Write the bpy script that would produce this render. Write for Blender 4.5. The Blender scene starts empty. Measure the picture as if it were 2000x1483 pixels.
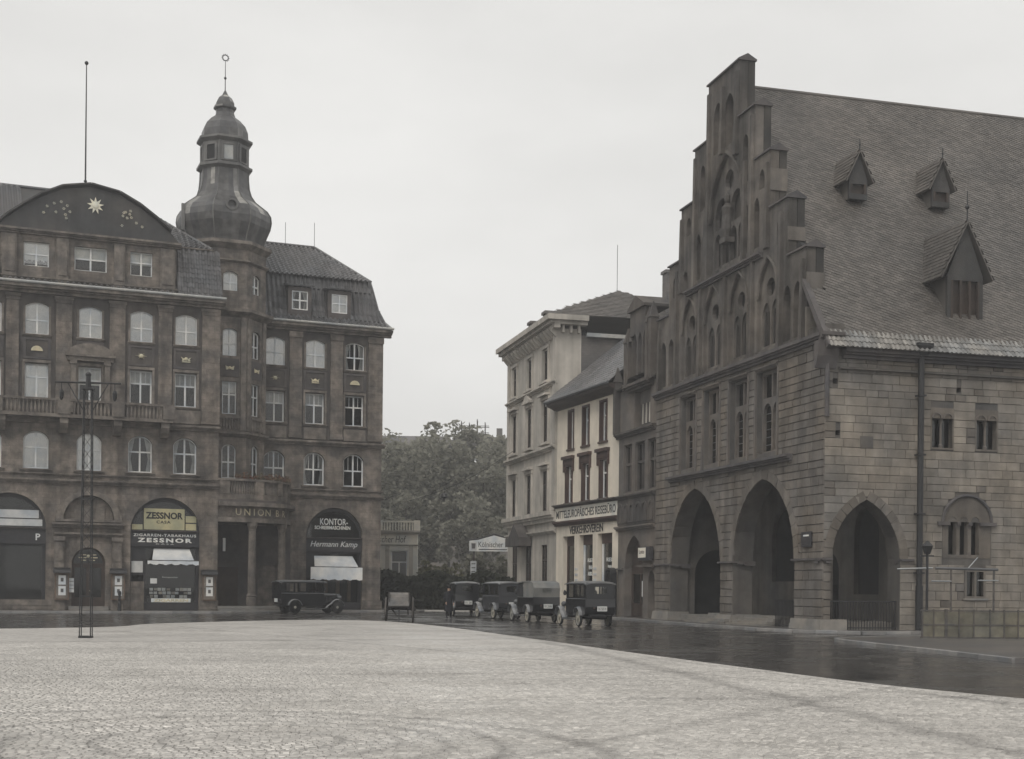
import bpy, bmesh, math, random
import numpy as np
from mathutils import Vector, Matrix

S = bpy.context.scene
C = S.collection
rnd = random.Random(7)
R = math.radians

# ------------------------------------------------------------------ camera, sky, sun
F_PX, CX, Y0 = 2670.0, 1018.0, 1148.0      # focal length, principal column and horizon row on a 2000 x 1483 frame
cam_d = bpy.data.cameras.new('camera')
cam = bpy.data.objects.new('camera', cam_d)
C.objects.link(cam)
cam.location = (0, 0, 1.75)
cam_d.sensor_fit = 'HORIZONTAL'
cam_d.sensor_width = 36.0
cam_d.lens = 36.0 * F_PX / 2000.0
_t = 0.01                                   # slight roll of the plate
cam_d.shift_x = (1000 - CX) / 2000.0
cam_d.shift_y = (Y0 - 741.5) / 2000.0
cam.rotation_euler = (R(90), -_t, 0)
cam_d.clip_start = 0.5
cam_d.clip_end = 2000
S.camera = cam

W = bpy.data.worlds.new('World')
S.world = W
W.use_nodes = True
nt = W.node_tree
bg = nt.nodes['Background']
sky = nt.nodes.new('ShaderNodeTexSky')
sky.sky_type = 'NISHITA'
sky.sun_disc = False
SUN_EL, SUN_AZ = 52.0, 205.0                # azimuth measured clockwise from +Y
sky.sun_elevation = R(SUN_EL)
sky.sun_rotation = R(SUN_AZ)
sky.dust_density = 4.0
hsv = nt.nodes.new('ShaderNodeHueSaturation')
hsv.inputs['Saturation'].default_value = 0.12
cloud = nt.nodes.new('ShaderNodeMixRGB')
cloud.inputs[0].default_value = 0.8
cloud.inputs[2].default_value = (7.25, 7.17, 6.95, 1)   # even overcast layer
nt.links.new(sky.outputs[0], hsv.inputs['Color'])
nt.links.new(hsv.outputs[0], cloud.inputs[1])
wtc = nt.nodes.new('ShaderNodeTexCoord')
wmp = nt.nodes.new('ShaderNodeMapping')
wmp.inputs['Scale'].default_value = (1.0, 1.0, 2.6)
wns = nt.nodes.new('ShaderNodeTexNoise')
wns.inputs['Scale'].default_value = 1.7
wns.inputs['Detail'].default_value = 7
wns.inputs['Roughness'].default_value = .55
wrg = nt.nodes.new('ShaderNodeMapRange')
wrg.inputs[1].default_value = .3
wrg.inputs[2].default_value = .7
wrg.inputs[3].default_value = .86
wrg.inputs[4].default_value = 1.12
wml = nt.nodes.new('ShaderNodeMixRGB')
wml.blend_type = 'MULTIPLY'
wml.inputs[0].default_value = 1
nt.links.new(wtc.outputs['Generated'], wmp.inputs[0])
nt.links.new(wmp.outputs[0], wns.inputs[0])
nt.links.new(wns.outputs[0], wrg.inputs[0])
nt.links.new(cloud.outputs[0], wml.inputs[1])
nt.links.new(wrg.outputs[0], wml.inputs[2])
nt.links.new(wml.outputs[0], bg.inputs[0])
bg.inputs[1].default_value = 0.1

sun_d = bpy.data.lights.new('sun', 'SUN')
sun_d.energy = 1.1
sun_d.angle = R(25)
sun_d.color = (1.0, 0.95, 0.88)
sun = bpy.data.objects.new('sun', sun_d)
C.objects.link(sun)
_a = R(SUN_AZ)
_dir = Vector((math.sin(_a) * math.cos(R(SUN_EL)), math.cos(_a) * math.cos(R(SUN_EL)), math.sin(R(SUN_EL))))
sun.rotation_euler = _dir.to_track_quat('Z', 'Y').to_euler()
sun.location = _dir * 50

S.view_settings.view_transform = 'Standard'
S.view_settings.look = 'None'
S.view_settings.gamma = 1.0
S.view_settings.exposure = 0.32
S.render.engine = 'CYCLES'
S.cycles.max_bounces = 6
S.cycles.transparent_max_bounces = 10
S.cycles.volume_bounces = 0
S.render.resolution_x, S.render.resolution_y = 1024, 759

# ------------------------------------------------------------------ helpers
def tag(o, label=None, cat=None, group=None, kind=None):
    if label: o['label'] = label
    if cat: o['category'] = cat
    if group: o['group'] = group
    if kind: o['kind'] = kind
    return o

def thing(name, label, cat, loc=(0, 0, 0), rz=0.0, group=None):
    o = bpy.data.objects.new(name, None)
    C.objects.link(o)
    o.location = loc
    o.rotation_euler = (0, 0, rz)
    o.empty_display_size = 0.3
    return tag(o, label, cat, group)

def HF(u, o, z): return (u, -o, z)            # facade: u right, o outward, z up
def TF(u, o, z): return (-o, -u, z)           # front gable of the town hall
def ID(u, o, z): return (u, o, z)

def curve_fill(outline, holes):
    cu = bpy.data.curves.new('tmp', 'CURVE')
    cu.dimensions = '2D'
    cu.fill_mode = 'BOTH'
    cu.extrude = 0.5
    for poly in [outline] + list(holes):
        sp = cu.splines.new('POLY')
        sp.points.add(len(poly) - 1)
        for i, p in enumerate(poly): sp.points[i].co = (p[0], p[1], 0, 1)
        sp.use_cyclic_u = True
    ob = bpy.data.objects.new('tmp', cu)
    me = bpy.data.meshes.new_from_object(ob)
    vs = [tuple(v.co) for v in me.vertices]
    fs = [tuple(p.vertices) for p in me.polygons]
    bpy.data.objects.remove(ob); bpy.data.curves.remove(cu); bpy.data.meshes.remove(me)
    return vs, fs

class MB:
    def __init__(s): s.v = []; s.f = []
    def add(s, vs, fs):
        b = len(s.v); s.v += [tuple(v) for v in vs]; s.f += [tuple(i + b for i in f) for f in fs]; return s
    def box(s, u0, u1, o0, o1, z0, z1):
        return s.add([(u0,o0,z0),(u1,o0,z0),(u1,o1,z0),(u0,o1,z0),(u0,o0,z1),(u1,o0,z1),(u1,o1,z1),(u0,o1,z1)],
                     [(0,3,2,1),(4,5,6,7),(0,1,5,4),(1,2,6,5),(2,3,7,6),(3,0,4,7)])
    def frus(s, a, b):   # a, b: (u0,u1,o0,o1,z) bottom and top rectangles
        vs = []
        for (u0,u1,o0,o1,z) in (a, b): vs += [(u0,o0,z),(u1,o0,z),(u1,o1,z),(u0,o1,z)]
        return s.add(vs, [(0,3,2,1),(4,5,6,7),(0,1,5,4),(1,2,6,5),(2,3,7,6),(3,0,4,7)])
    def plate(s, outline, holes, o0, o1):
        vs, fs = curve_fill(outline, holes)
        return s.add([(x, o0 + (z + .5) * (o1 - o0), y) for x, y, z in vs], fs)
    def prism(s, poly, a, b, ax='o'):  # poly: list of 2D points in the plane normal to ax
        n = len(poly); vs = []
        for t in (a, b):
            for p, q in poly:
                vs.append({'o': (p, t, q), 'u': (t, p, q), 'z': (p, q, t)}[ax])
        return s.add(vs, [tuple(range(n)), tuple(range(2*n-1, n-1, -1))] + [(i, (i+1) % n, n+(i+1) % n, n+i) for i in range(n)])
    def poly(s, pts, thick=0.05):  # planar polygon in space with thickness along its normal
        P = [Vector(p) for p in pts]; n = (P[1]-P[0]).cross(P[2]-P[0]).normalized() * thick; k = len(P)
        return s.add([tuple(p) for p in P] + [tuple(p - n) for p in P],
                     [tuple(range(k)), tuple(range(2*k-1, k-1, -1))] + [(i, k+i, k+(i+1) % k, (i+1) % k) for i in range(k)])
    def tube(s, p0, p1, r, n=8, r1=None):
        p0, p1 = Vector(p0), Vector(p1); d = p1 - p0
        if d.length < 1e-6: return s
        d.normalize(); a = d.orthogonal().normalized(); b = d.cross(a); r1 = r if r1 is None else r1
        vs = []
        for p, rr in ((p0, r), (p1, r1)):
            for i in range(n):
                t = 2*math.pi*i/n; vs.append(p + (a*math.cos(t) + b*math.sin(t))*rr)
        return s.add(vs, [tuple(range(n-1, -1, -1)), tuple(range(n, 2*n))] + [(i, (i+1) % n, n+(i+1) % n, n+i) for i in range(n)])
    def path(s, pts, r, n=6):
        for a, b in zip(pts[:-1], pts[1:]): s.tube(a, b, r, n)
        return s
    def lathe(s, prof, n=16, c=(0, 0, 0), ph=0.0, a0=0, a1=2*math.pi, axis='z'):
        full = abs(a1 - a0 - 2*math.pi) < 1e-6; m = n if full else n + 1; vs = []; fs = []
        for r, z in prof:
            for i in range(m):
                t = ph + a0 + (a1 - a0)*i/n
                q = (r*math.cos(t), r*math.sin(t), z)
                if axis == 'y': q = (q[0], z, q[1])
                if axis == 'x': q = (z, q[0], q[1])
                vs.append((c[0]+q[0], c[1]+q[1], c[2]+q[2]))
        for j in range(len(prof)-1):
            for i in range(n):
                i2 = (i+1) % m; fs.append((j*m+i, j*m+i2, (j+1)*m+i2, (j+1)*m+i))
        if full: fs += [tuple(range(m-1, -1, -1)), tuple(range((len(prof)-1)*m, len(prof)*m))]
        return s.add(vs, fs)
    def sphere(s, c, r, n=10, sc=(1, 1, 1)):
        pr = [(max(1e-3, r*math.sin(math.pi*i/(n//2+2))), -r*math.cos(math.pi*i/(n//2+2))) for i in range(n//2+3)]
        b = len(s.v); s.lathe(pr, n, (0, 0, 0))
        for i in range(b, len(s.v)):
            v = s.v[i]; s.v[i] = (c[0]+v[0]*sc[0], c[1]+v[1]*sc[1], c[2]+v[2]*sc[2])
        return s
    def xf(s, M, b=0):
        for i in range(b, len(s.v)): s.v[i] = tuple(M @ Vector(s.v[i]))
        return s
    def mesh(s, name, mat, fr=ID, smooth=False, org=(0, 0, 0)):
        me = bpy.data.meshes.new(name)
        me.from_pydata([fr(v[0]-org[0], v[1]-org[1], v[2]-org[2]) for v in s.v], [], s.f)
        bm = bmesh.new(); bm.from_mesh(me); bmesh.ops.recalc_face_normals(bm, faces=bm.faces); bm.to_mesh(me); bm.free()
        if mat: me.materials.append(mat)
        if smooth:
            me.polygons.foreach_set('use_smooth', [True]*len(me.polygons))
        return me
    def build(s, name, mat, parent=None, fr=ID, smooth=False, kind=None, label=None):
        o = bpy.data.objects.new(name, s.mesh(name, mat, fr, smooth))
        C.objects.link(o); o.parent = parent
        if kind: o['kind'] = kind
        if label: o['label'] = label
        return o

def split(b, name, mat, parent, fr=ID, **kw):
    """build every loose piece of b as an object of its own"""
    par = list(range(len(b.v)))
    def find(i):
        while par[i] != i: par[i] = par[par[i]]; i = par[i]
        return i
    for f in b.f:
        r = find(f[0])
        for i in f[1:]: par[find(i)] = r
    gr = {}
    for f in b.f: gr.setdefault(find(f[0]), []).append(f)
    for fs in gr.values():
        ids = sorted({i for f in fs for i in f}); mp = {k: n for n, k in enumerate(ids)}
        q = MB(); q.v = [b.v[i] for i in ids]; q.f = [tuple(mp[i] for i in f) for f in fs]
        o = q.build(name, mat, parent, fr, **kw)
    return o

def inst(name, me, parent, loc, scale=None, rz=0):
    o = bpy.data.objects.new(name, me); C.objects.link(o); o.parent = parent; o.location = loc
    if scale: o.scale = scale
    if rz: o.rotation_euler = (0, 0, rz)
    return o

# ------------------------------------------------------------------ materials
def new_mat(name):
    m = bpy.data.materials.new(name); m.use_nodes = True
    return m, m.node_tree, m.node_tree.nodes['Principled BSDF']

def nd(t, kind, **kw):
    n = t.nodes.new(kind)
    for k, v in kw.items(): setattr(n, k, v)
    return n

def mat(name, col, rough=0.8, var=0.25, scale=1.5, bump=0.0, bscale=30, metal=0.0, isl=0.0, objr=0.0, dark=None, streak=0.0, spec=0.3, joints=None):
    """stone, plaster, wood, metal ... : base colour with two scales of noise, per-piece tone, optional streaky soot"""
    m, t, p = new_mat(name)
    L = t.links.new
    tc = nd(t, 'ShaderNodeTexCoord')
    n1 = nd(t, 'ShaderNodeTexNoise'); n1.inputs['Scale'].default_value = scale; n1.inputs['Detail'].default_value = 8; n1.inputs['Roughness'].default_value = .65
    pos = nd(t, 'ShaderNodeNewGeometry').outputs['Position']
    L(pos, n1.inputs['Vector'])
    ramp = nd(t, 'ShaderNodeMapRange'); ramp.inputs[1].default_value = .3; ramp.inputs[2].default_value = .7
    ramp.inputs[3].default_value = 1 - var; ramp.inputs[4].default_value = 1 + var
    L(n1.outputs[0], ramp.inputs[0])
    fac = ramp.outputs[0]
    def mul(a, b):
        k = nd(t, 'ShaderNodeMath', operation='MULTIPLY'); L(a, k.inputs[0]); L(b, k.inputs[1]); return k.outputs[0]
    def rng(src, lo, hi, a=0.0, b=1.0):
        k = nd(t, 'ShaderNodeMapRange'); k.inputs[1].default_value = a; k.inputs[2].default_value = b
        k.inputs[3].default_value = lo; k.inputs[4].default_value = hi; L(src, k.inputs[0]); return k.outputs[0]
    if isl:
        g = nd(t, 'ShaderNodeNewGeometry'); fac = mul(fac, rng(g.outputs['Random Per Island'], 1-isl, 1+isl))
    if objr:
        g = nd(t, 'ShaderNodeObjectInfo'); fac = mul(fac, rng(g.outputs['Random'], 1-objr, 1+objr))
    if streak:
        mp = nd(t, 'ShaderNodeMapping'); mp.inputs['Scale'].default_value = (1.6, 1.6, .12)
        L(pos, mp.inputs[0])
        n2 = nd(t, 'ShaderNodeTexNoise'); n2.inputs['Scale'].default_value = 1.0; n2.inputs['Detail'].default_value = 6
        L(mp.outputs[0], n2.inputs['Vector']); fac = mul(fac, rng(n2.outputs[0], 1-streak, 1+streak*.5, .35, .65))
    if joints:
        w, h, amt, (ax, ay) = joints
        sp = nd(t, 'ShaderNodeSeparateXYZ'); L(tc.outputs['Object'], sp.inputs[0])
        cb = nd(t, 'ShaderNodeCombineXYZ'); L(sp.outputs[ax], cb.inputs[0]); L(sp.outputs[ay], cb.inputs[1])
        br = nd(t, 'ShaderNodeTexBrick'); br.inputs['Scale'].default_value = 1; br.inputs['Brick Width'].default_value = w; br.inputs['Row Height'].default_value = h
        br.inputs['Mortar Size'].default_value = .014; br.inputs['Mortar Smooth'].default_value = .3
        br.inputs['Color1'].default_value = (1-amt*.5,)*3+(1,); br.inputs['Color2'].default_value = (1+amt*.5,)*3+(1,); br.inputs['Mortar'].default_value = (1-amt,)*3+(1,)
        L(cb.outputs[0], br.inputs[0]); fac = mul(fac, br.outputs[0])
    mixc = nd(t, 'ShaderNodeMixRGB'); mixc.blend_type = 'MULTIPLY'; mixc.inputs[0].default_value = 1
    tint = nd(t, 'ShaderNodeMixRGB'); tint.inputs[1].default_value = (*col, 1)
    d = dark if dark else (col[0]*.72, col[1]*.78, col[2]*.86)
    tint.inputs[2].default_value = (*d, 1)
    n3 = nd(t, 'ShaderNodeTexNoise'); n3.inputs['Scale'].default_value = scale*.37; n3.inputs['Detail'].default_value = 5
    L(pos, n3.inputs['Vector']); L(rng(n3.outputs[0], 0, 1, .38, .64), tint.inputs[0])
    L(tint.outputs[0], mixc.inputs[1]); L(fac, mixc.inputs[2])
    L(mixc.outputs[0], p.inputs['Base Color'])
    p.inputs['Roughness'].default_value = rough; p.inputs['Metallic'].default_value = metal
    p.inputs['Specular IOR Level'].default_value = spec
    if bump:
        nb = nd(t, 'ShaderNodeTexNoise'); nb.inputs['Scale'].default_value = bscale; nb.inputs['Detail'].default_value = 4
        L(pos, nb.inputs['Vector'])
        bn = nd(t, 'ShaderNodeBump'); bn.inputs['Strength'].default_value = bump; bn.inputs['Distance'].default_value = .02
        L(nb.outputs[0], bn.inputs['Height']); L(bn.outputs[0], p.inputs['Normal'])
    return m

M = {}
M['hotel'] = mat('hotel_sandstone', (.205, .176, .150), .85, .42, 2.2, .6, 14, streak=.3, dark=(.112, .102, .094), joints=(.95, .38, .24, (0, 2)))
M['hotel_trim'] = mat('hotel_trim_stone', (.198, .174, .150), .85, .4, 2.6, .5, 18, streak=.3, dark=(.12, .108, .10))
M['hotel_dark'] = mat('dark_hotel_stone', (0.102, 0.090, 0.084), .9, .3, 2.0, .4, 18)  # darker stone for panels, porch walls, mouldings and dormers
M['bay'] = mat('soot_shade_bay_stone', (.098, .087, .078), .88, .3, 1.3, .5, 14, streak=.25, dark=(.075, .07, .068))  # soot tone deepened, so the colour also paints in relief shade
M['tile'] = mat('roof_tile', (.105, .10, .10), .32, .18, .8, 0, isl=.3, dark=(.08, .084, .09), spec=.5)
M['slate_dark'] = mat('dark_gable_slate', (.062, .058, .054), .6, .3, 1.2, .5, 22, streak=.2)
M['copper'] = mat('patinated_metal', (.17, .165, .155), .5, .3, 1.2, .2, 12, isl=.15, dark=(.085, .085, .085), streak=.3, spec=.5)
def helm_mat():
    m, t, p = new_mat('patchy_metal_sheets'); L = t.links.new; g = nd(t, 'ShaderNodeNewGeometry'); r = nd(t, 'ShaderNodeValToRGB')
    e = r.color_ramp.elements; e[0].position = 0; e[0].color = (.055, .055, .058, 1); e[1].position = 1; e[1].color = (.40, .385, .35, 1)
    for q, c in ((.6, .08), (.86, .105), (.92, .16)): x = e.new(q); x.color = (c, c*.98, c*.95, 1)
    L(g.outputs['Random Per Island'], r.inputs[0])
    tc = nd(t, 'ShaderNodeTexCoord'); n = nd(t, 'ShaderNodeTexNoise'); n.inputs['Scale'].default_value = 2.5; n.inputs['Detail'].default_value = 6; L(tc.outputs['Object'], n.inputs[0])
    k = nd(t, 'ShaderNodeMapRange'); k.inputs[1].default_value = .3; k.inputs[2].default_value = .7; k.inputs[3].default_value = .6; k.inputs[4].default_value = 1.4; L(n.outputs[0], k.inputs[0])
    x = nd(t, 'ShaderNodeMixRGB'); x.blend_type = 'MULTIPLY'; x.inputs[0].default_value = 1; L(r.outputs[0], x.inputs[1]); L(k.outputs[0], x.inputs[2]); L(x.outputs[0], p.inputs['Base Color'])
    p.inputs['Roughness'].default_value = .42; p.inputs['Specular IOR Level'].default_value = .5
    return m
M['helm'] = helm_mat()
M['copper_bare'] = mat('bare_metal_sheet', (.42, .41, .38), .45, .2, 2, 0)  # pale tone is the bare metal's own colour
M['gold'] = mat('gilding', (.66, .58, .40), .5, .12, 6, 0)
M['starleaf'] = mat('bright_gilding', (.82, .76, .6), .5, .06, 6, 0)
M['white'] = mat('white_paint', (.74, .73, .70), .55, .08, 3, 0)
M['offwhite'] = mat('weathered_white', (.76, .75, .71), .6, .08, 3, 0)
M['curtain'] = mat('curtain_cloth', (.80, .78, .73), .9, .1, 3, .3, 8, objr=.2)
M['curtain2'] = mat('grey_curtain_cloth', (.5, .49, .465), .9, .18, 3, .3, 8, objr=.3)
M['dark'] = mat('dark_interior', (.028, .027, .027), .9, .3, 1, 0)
M['shop'] = mat('dark_shop_paint', (.042, .04, .042), .5, .2, 3, 0)
M['wood'] = mat('dark_door_wood', (.055, .04, .032), .6, .3, 3, .3, 20)
M['brownwood'] = mat('red_brown_paint', (.075, .046, .037), .6, .2, 3, .2, 20)
M['cream'] = mat('cream_plaster', (.70, .635, .535), .85, .1, 1.2, .25, 20, streak=.1, dark=(.60, .55, .47))
M['creamsign'] = mat('cream_sign_board', (.76, .71, .61), .7, .06, 2, 0)
M['pale'] = mat('pale_stucco', (.50, .465, .415), .85, .14, .9, .3, 14, streak=.2, dark=(.37, .35, .315))
M['party'] = mat('brick_party_wall', (.165, .15, .138), .9, .2, 1, .4, 20, joints=(.5, .16, .14, (1, 2)))
M['gothic'] = mat('black_grey_stone', (.100, .088, .078), .9, .3, 1.2, .5, 16, streak=.25)
M['gothic_l'] = mat('grey_dressed_stone', (.150, .130, .112), .9, .25, 1.2, .4, 16)
M['th'] = mat('old_sandstone_backing', (.125, .113, .10), .95, .25, 1.0, .6, 16, streak=.2)
M['stone'] = mat('old_sandstone_block', (.232, .204, .170), .9, .34, .9, .7, 20, objr=.15, streak=.2, isl=0, dark=(.175, .165, .152))
M['stone_i'] = mat('old_sandstone_course', (.150, .130, .108), .9, .28, 1.1, .7, 20, isl=.18, dark=(.14, .13, .12), streak=.25)
M['gable'] = mat('sooty_gable_stone', (.122, .108, .094), .92, .4, .9, .6, 16, streak=.5, dark=(.085, .08, .076))
M['gable_rec'] = mat('gable_recess_shade', (.062, .056, .05), .95, .3, 1.0, .5, 16, streak=.2)  # shade of the recesses painted in as a darker gable stone
M['thtrim'] = mat('dark_moulding_stone', (0.106, 0.096, 0.092), .9, .3, 1.5, .5, 18)
M['slate'] = mat('weathered_slate', (.112, .10, .088), .5, .3, .35, 0, isl=.26, dark=(.082, .076, .07), spec=.45)
M['pan'] = mat('wet_eaves_tile', (.21, .198, .18), .3, .25, 2, 0, isl=.35, spec=.6)
M['lead'] = mat('lead_gutter', (.10, .10, .10), .5, .2, 2, 0, spec=.5)
M['iron'] = mat('black_iron', (.018, .018, .019), .5, .2, 4, 0, spec=.5)
M['pipe'] = mat('galvanised_pipe', (.36, .36, .35), .4, .15, 4, 0, metal=.6)
M['carpaint'] = mat('black_coachwork', (.012, .012, .014), .16, .1, 3, 0, spec=.6)
M['cargrey'] = mat('grey_coachwork', (.045, .046, .05), .2, .1, 3, 0, spec=.6)
M['roofgrey'] = mat('grey_leathercloth', (.13, .13, .13), .35, .15, 3, .2, 20, spec=.6)
M['canvas'] = mat('grey_canvas_hood', (.20, .195, .18), .8, .16, 3, .5, 10)
M['rubber'] = mat('tyre_rubber', (.03, .03, .03), .7, .2, 6, 0)
M['rim'] = mat('pale_wheel_paint', (.36, .335, .28), .55, .15, 4, 0)
M['fender'] = mat('dull_mudguard', (.2, .2, .2), .25, .15, 4, 0, spec=.6)
M['chrome'] = mat('nickel_plate', (.6, .6, .58), .2, .05, 4, 0, metal=.9)
M['plate'] = mat('number_plate_white', (.62, .61, .57), .6, .05, 4, 0)
M['ink'] = mat('black_lettering', (.02, .02, .022), .6, .05, 4, 0)
M['letter'] = mat('white_lettering', (.78, .77, .72), .6, .04, 4, 0)
M['yellow'] = mat('yellowed_sign_panel', (.50, .45, .27), .7, .1, 3, 0)
M['awning'] = mat('white_awning_cloth', (.82, .81, .78), .85, .08, 2, .4, 6)
M['awning2'] = mat('striped_grey_awning', (.58, .575, .555), .85, .12, 2, .4, 6)
M['cartwood'] = mat('weathered_cart_wood', (.10, .09, .08), .8, .3, 4, .4, 14)
M['cloth'] = mat('dark_coat_cloth', (.02, .02, .024), .9, .2, 4, .3, 20)
M['skin'] = mat('skin', (.46, .30, .22), .6, .08, 8, 0)
M['hair'] = mat('dark_hat_felt', (.02, .018, .018), .9, .1, 8, 0)
M['bark'] = mat('bark', (.06, .05, .042), .95, .3, 3, .6, 20)
M['hoard'] = mat('weathered_yellow_board', (.17, .155, .115), .8, .35, 2, .3, 12, objr=.15, dark=(.12, .115, .095))
M['kerb'] = mat('kerb_granite', (.22, .21, .20), .35, .2, 2.5, .4, 20, objr=.2, spec=.5)
M['step'] = mat('worn_stone_step', (.23, .21, .185), .5, .2, 2, .4, 16)
M['farwall'] = mat('far_brick_wall', (.21, .185, .16), .9, .2, .6, 0)
M['farroof'] = mat('far_roof', (.15, .14, .135), .8, .2, .6, 0)
M['poster'] = mat('poster_paper', (.74, .73, .70), .7, .04, 4, 0)
M['print'] = mat('dark_print', (.10, .095, .09), .7, .3, 12, 0)
M['casewood'] = mat('brown_case_wood', (.15, .10, .07), .6, .2, 4, 0)
M['flower'] = mat('balcony_foliage', (.075, .07, .04), .9, .4, 5, 0, isl=.5, dark=(.15, .06, .04))
M['rugblue'] = mat('goods_paper', (.5, .45, .38), .7, .2, 9, 0, objr=.35)

def glass_mat(name, tint=(.97, .975, .97), f=1.0):
    m = bpy.data.materials.new(name); m.use_nodes = True; t = m.node_tree; t.nodes.clear()
    out = nd(t, 'ShaderNodeOutputMaterial'); mix = nd(t, 'ShaderNodeMixShader'); tr = nd(t, 'ShaderNodeBsdfTransparent'); gl = nd(t, 'ShaderNodeBsdfGlossy')
    tr.inputs[0].default_value = (*tint, 1); gl.inputs['Roughness'].default_value = .03
    fr = nd(t, 'ShaderNodeFresnel'); fr.inputs[0].default_value = 1.5
    k = nd(t, 'ShaderNodeMath', operation='MULTIPLY'); k.inputs[1].default_value = f; k.use_clamp = True
    nz = nd(t, 'ShaderNodeTexNoise'); nz.inputs['Scale'].default_value = 1.3
    bp = nd(t, 'ShaderNodeBump'); bp.inputs['Strength'].default_value = .08; bp.inputs['Distance'].default_value = .05
    t.links.new(nz.outputs[0], bp.inputs['Height']); t.links.new(bp.outputs[0], gl.inputs['Normal'])
    t.links.new(fr.outputs[0], k.inputs[0]); t.links.new(k.outputs[0], mix.inputs[0])
    t.links.new(tr.outputs[0], mix.inputs[1]); t.links.new(gl.outputs[0], mix.inputs[2]); t.links.new(mix.outputs[0], out.inputs[0])
    return m
M['glass'] = glass_mat('window_glass', f=.9)
M['glass_up'] = glass_mat('old_double_glazing', f=4.0)
M['glass_dk'] = glass_mat('dark_window_glass', (.5, .5, .5), .8)
M['leaded'] = glass_mat('old_leaded_glass', (.35, .37, .36), 1.3)

def leaf_mat(name, a, b):
    m, t, p = new_mat(name); L = t.links.new
    g = nd(t, 'ShaderNodeNewGeometry'); tc = nd(t, 'ShaderNodeTexCoord')
    n = nd(t, 'ShaderNodeTexNoise'); n.inputs['Scale'].default_value = .35; n.inputs['Detail'].default_value = 4; L(tc.outputs['Object'], n.inputs[0])
    ad = nd(t, 'ShaderNodeMath', operation='ADD'); L(g.outputs['Random Per Island'], ad.inputs[0]); L(n.outputs[0], ad.inputs[1])
    mr = nd(t, 'ShaderNodeMapRange'); mr.inputs[1].default_value = .35; mr.inputs[2].default_value = 1.55; L(ad.outputs[0], mr.inputs[0])
    mx = nd(t, 'ShaderNodeMixRGB'); mx.inputs[1].default_value = (*a, 1); mx.inputs[2].default_value = (*b, 1); L(mr.outputs[0], mx.inputs[0])
    L(mx.outputs[0], p.inputs['Base Color']); p.inputs['Roughness'].default_value = .6; p.inputs['Specular IOR Level'].default_value = .35
    tl = nd(t, 'ShaderNodeBsdfTranslucent'); L(mx.outputs[0], tl.inputs[0]); ms_ = nd(t, 'ShaderNodeMixShader'); ms_.inputs[0].default_value = .5
    L(p.outputs[0], ms_.inputs[1]); L(tl.outputs[0], ms_.inputs[2]); L(ms_.outputs[0], t.nodes['Material Output'].inputs[0])
    return m
M['leaf'] = leaf_mat('lime_leaves', (.125, .126, .10), (.31, .30, .245))
M['leaf2'] = leaf_mat('dark_hedge_leaves', (.022, .027, .016), (.05, .055, .03))
M['leaf3'] = leaf_mat('pale_shrub_leaves', (.09, .09, .05), (.19, .185, .11))

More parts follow.
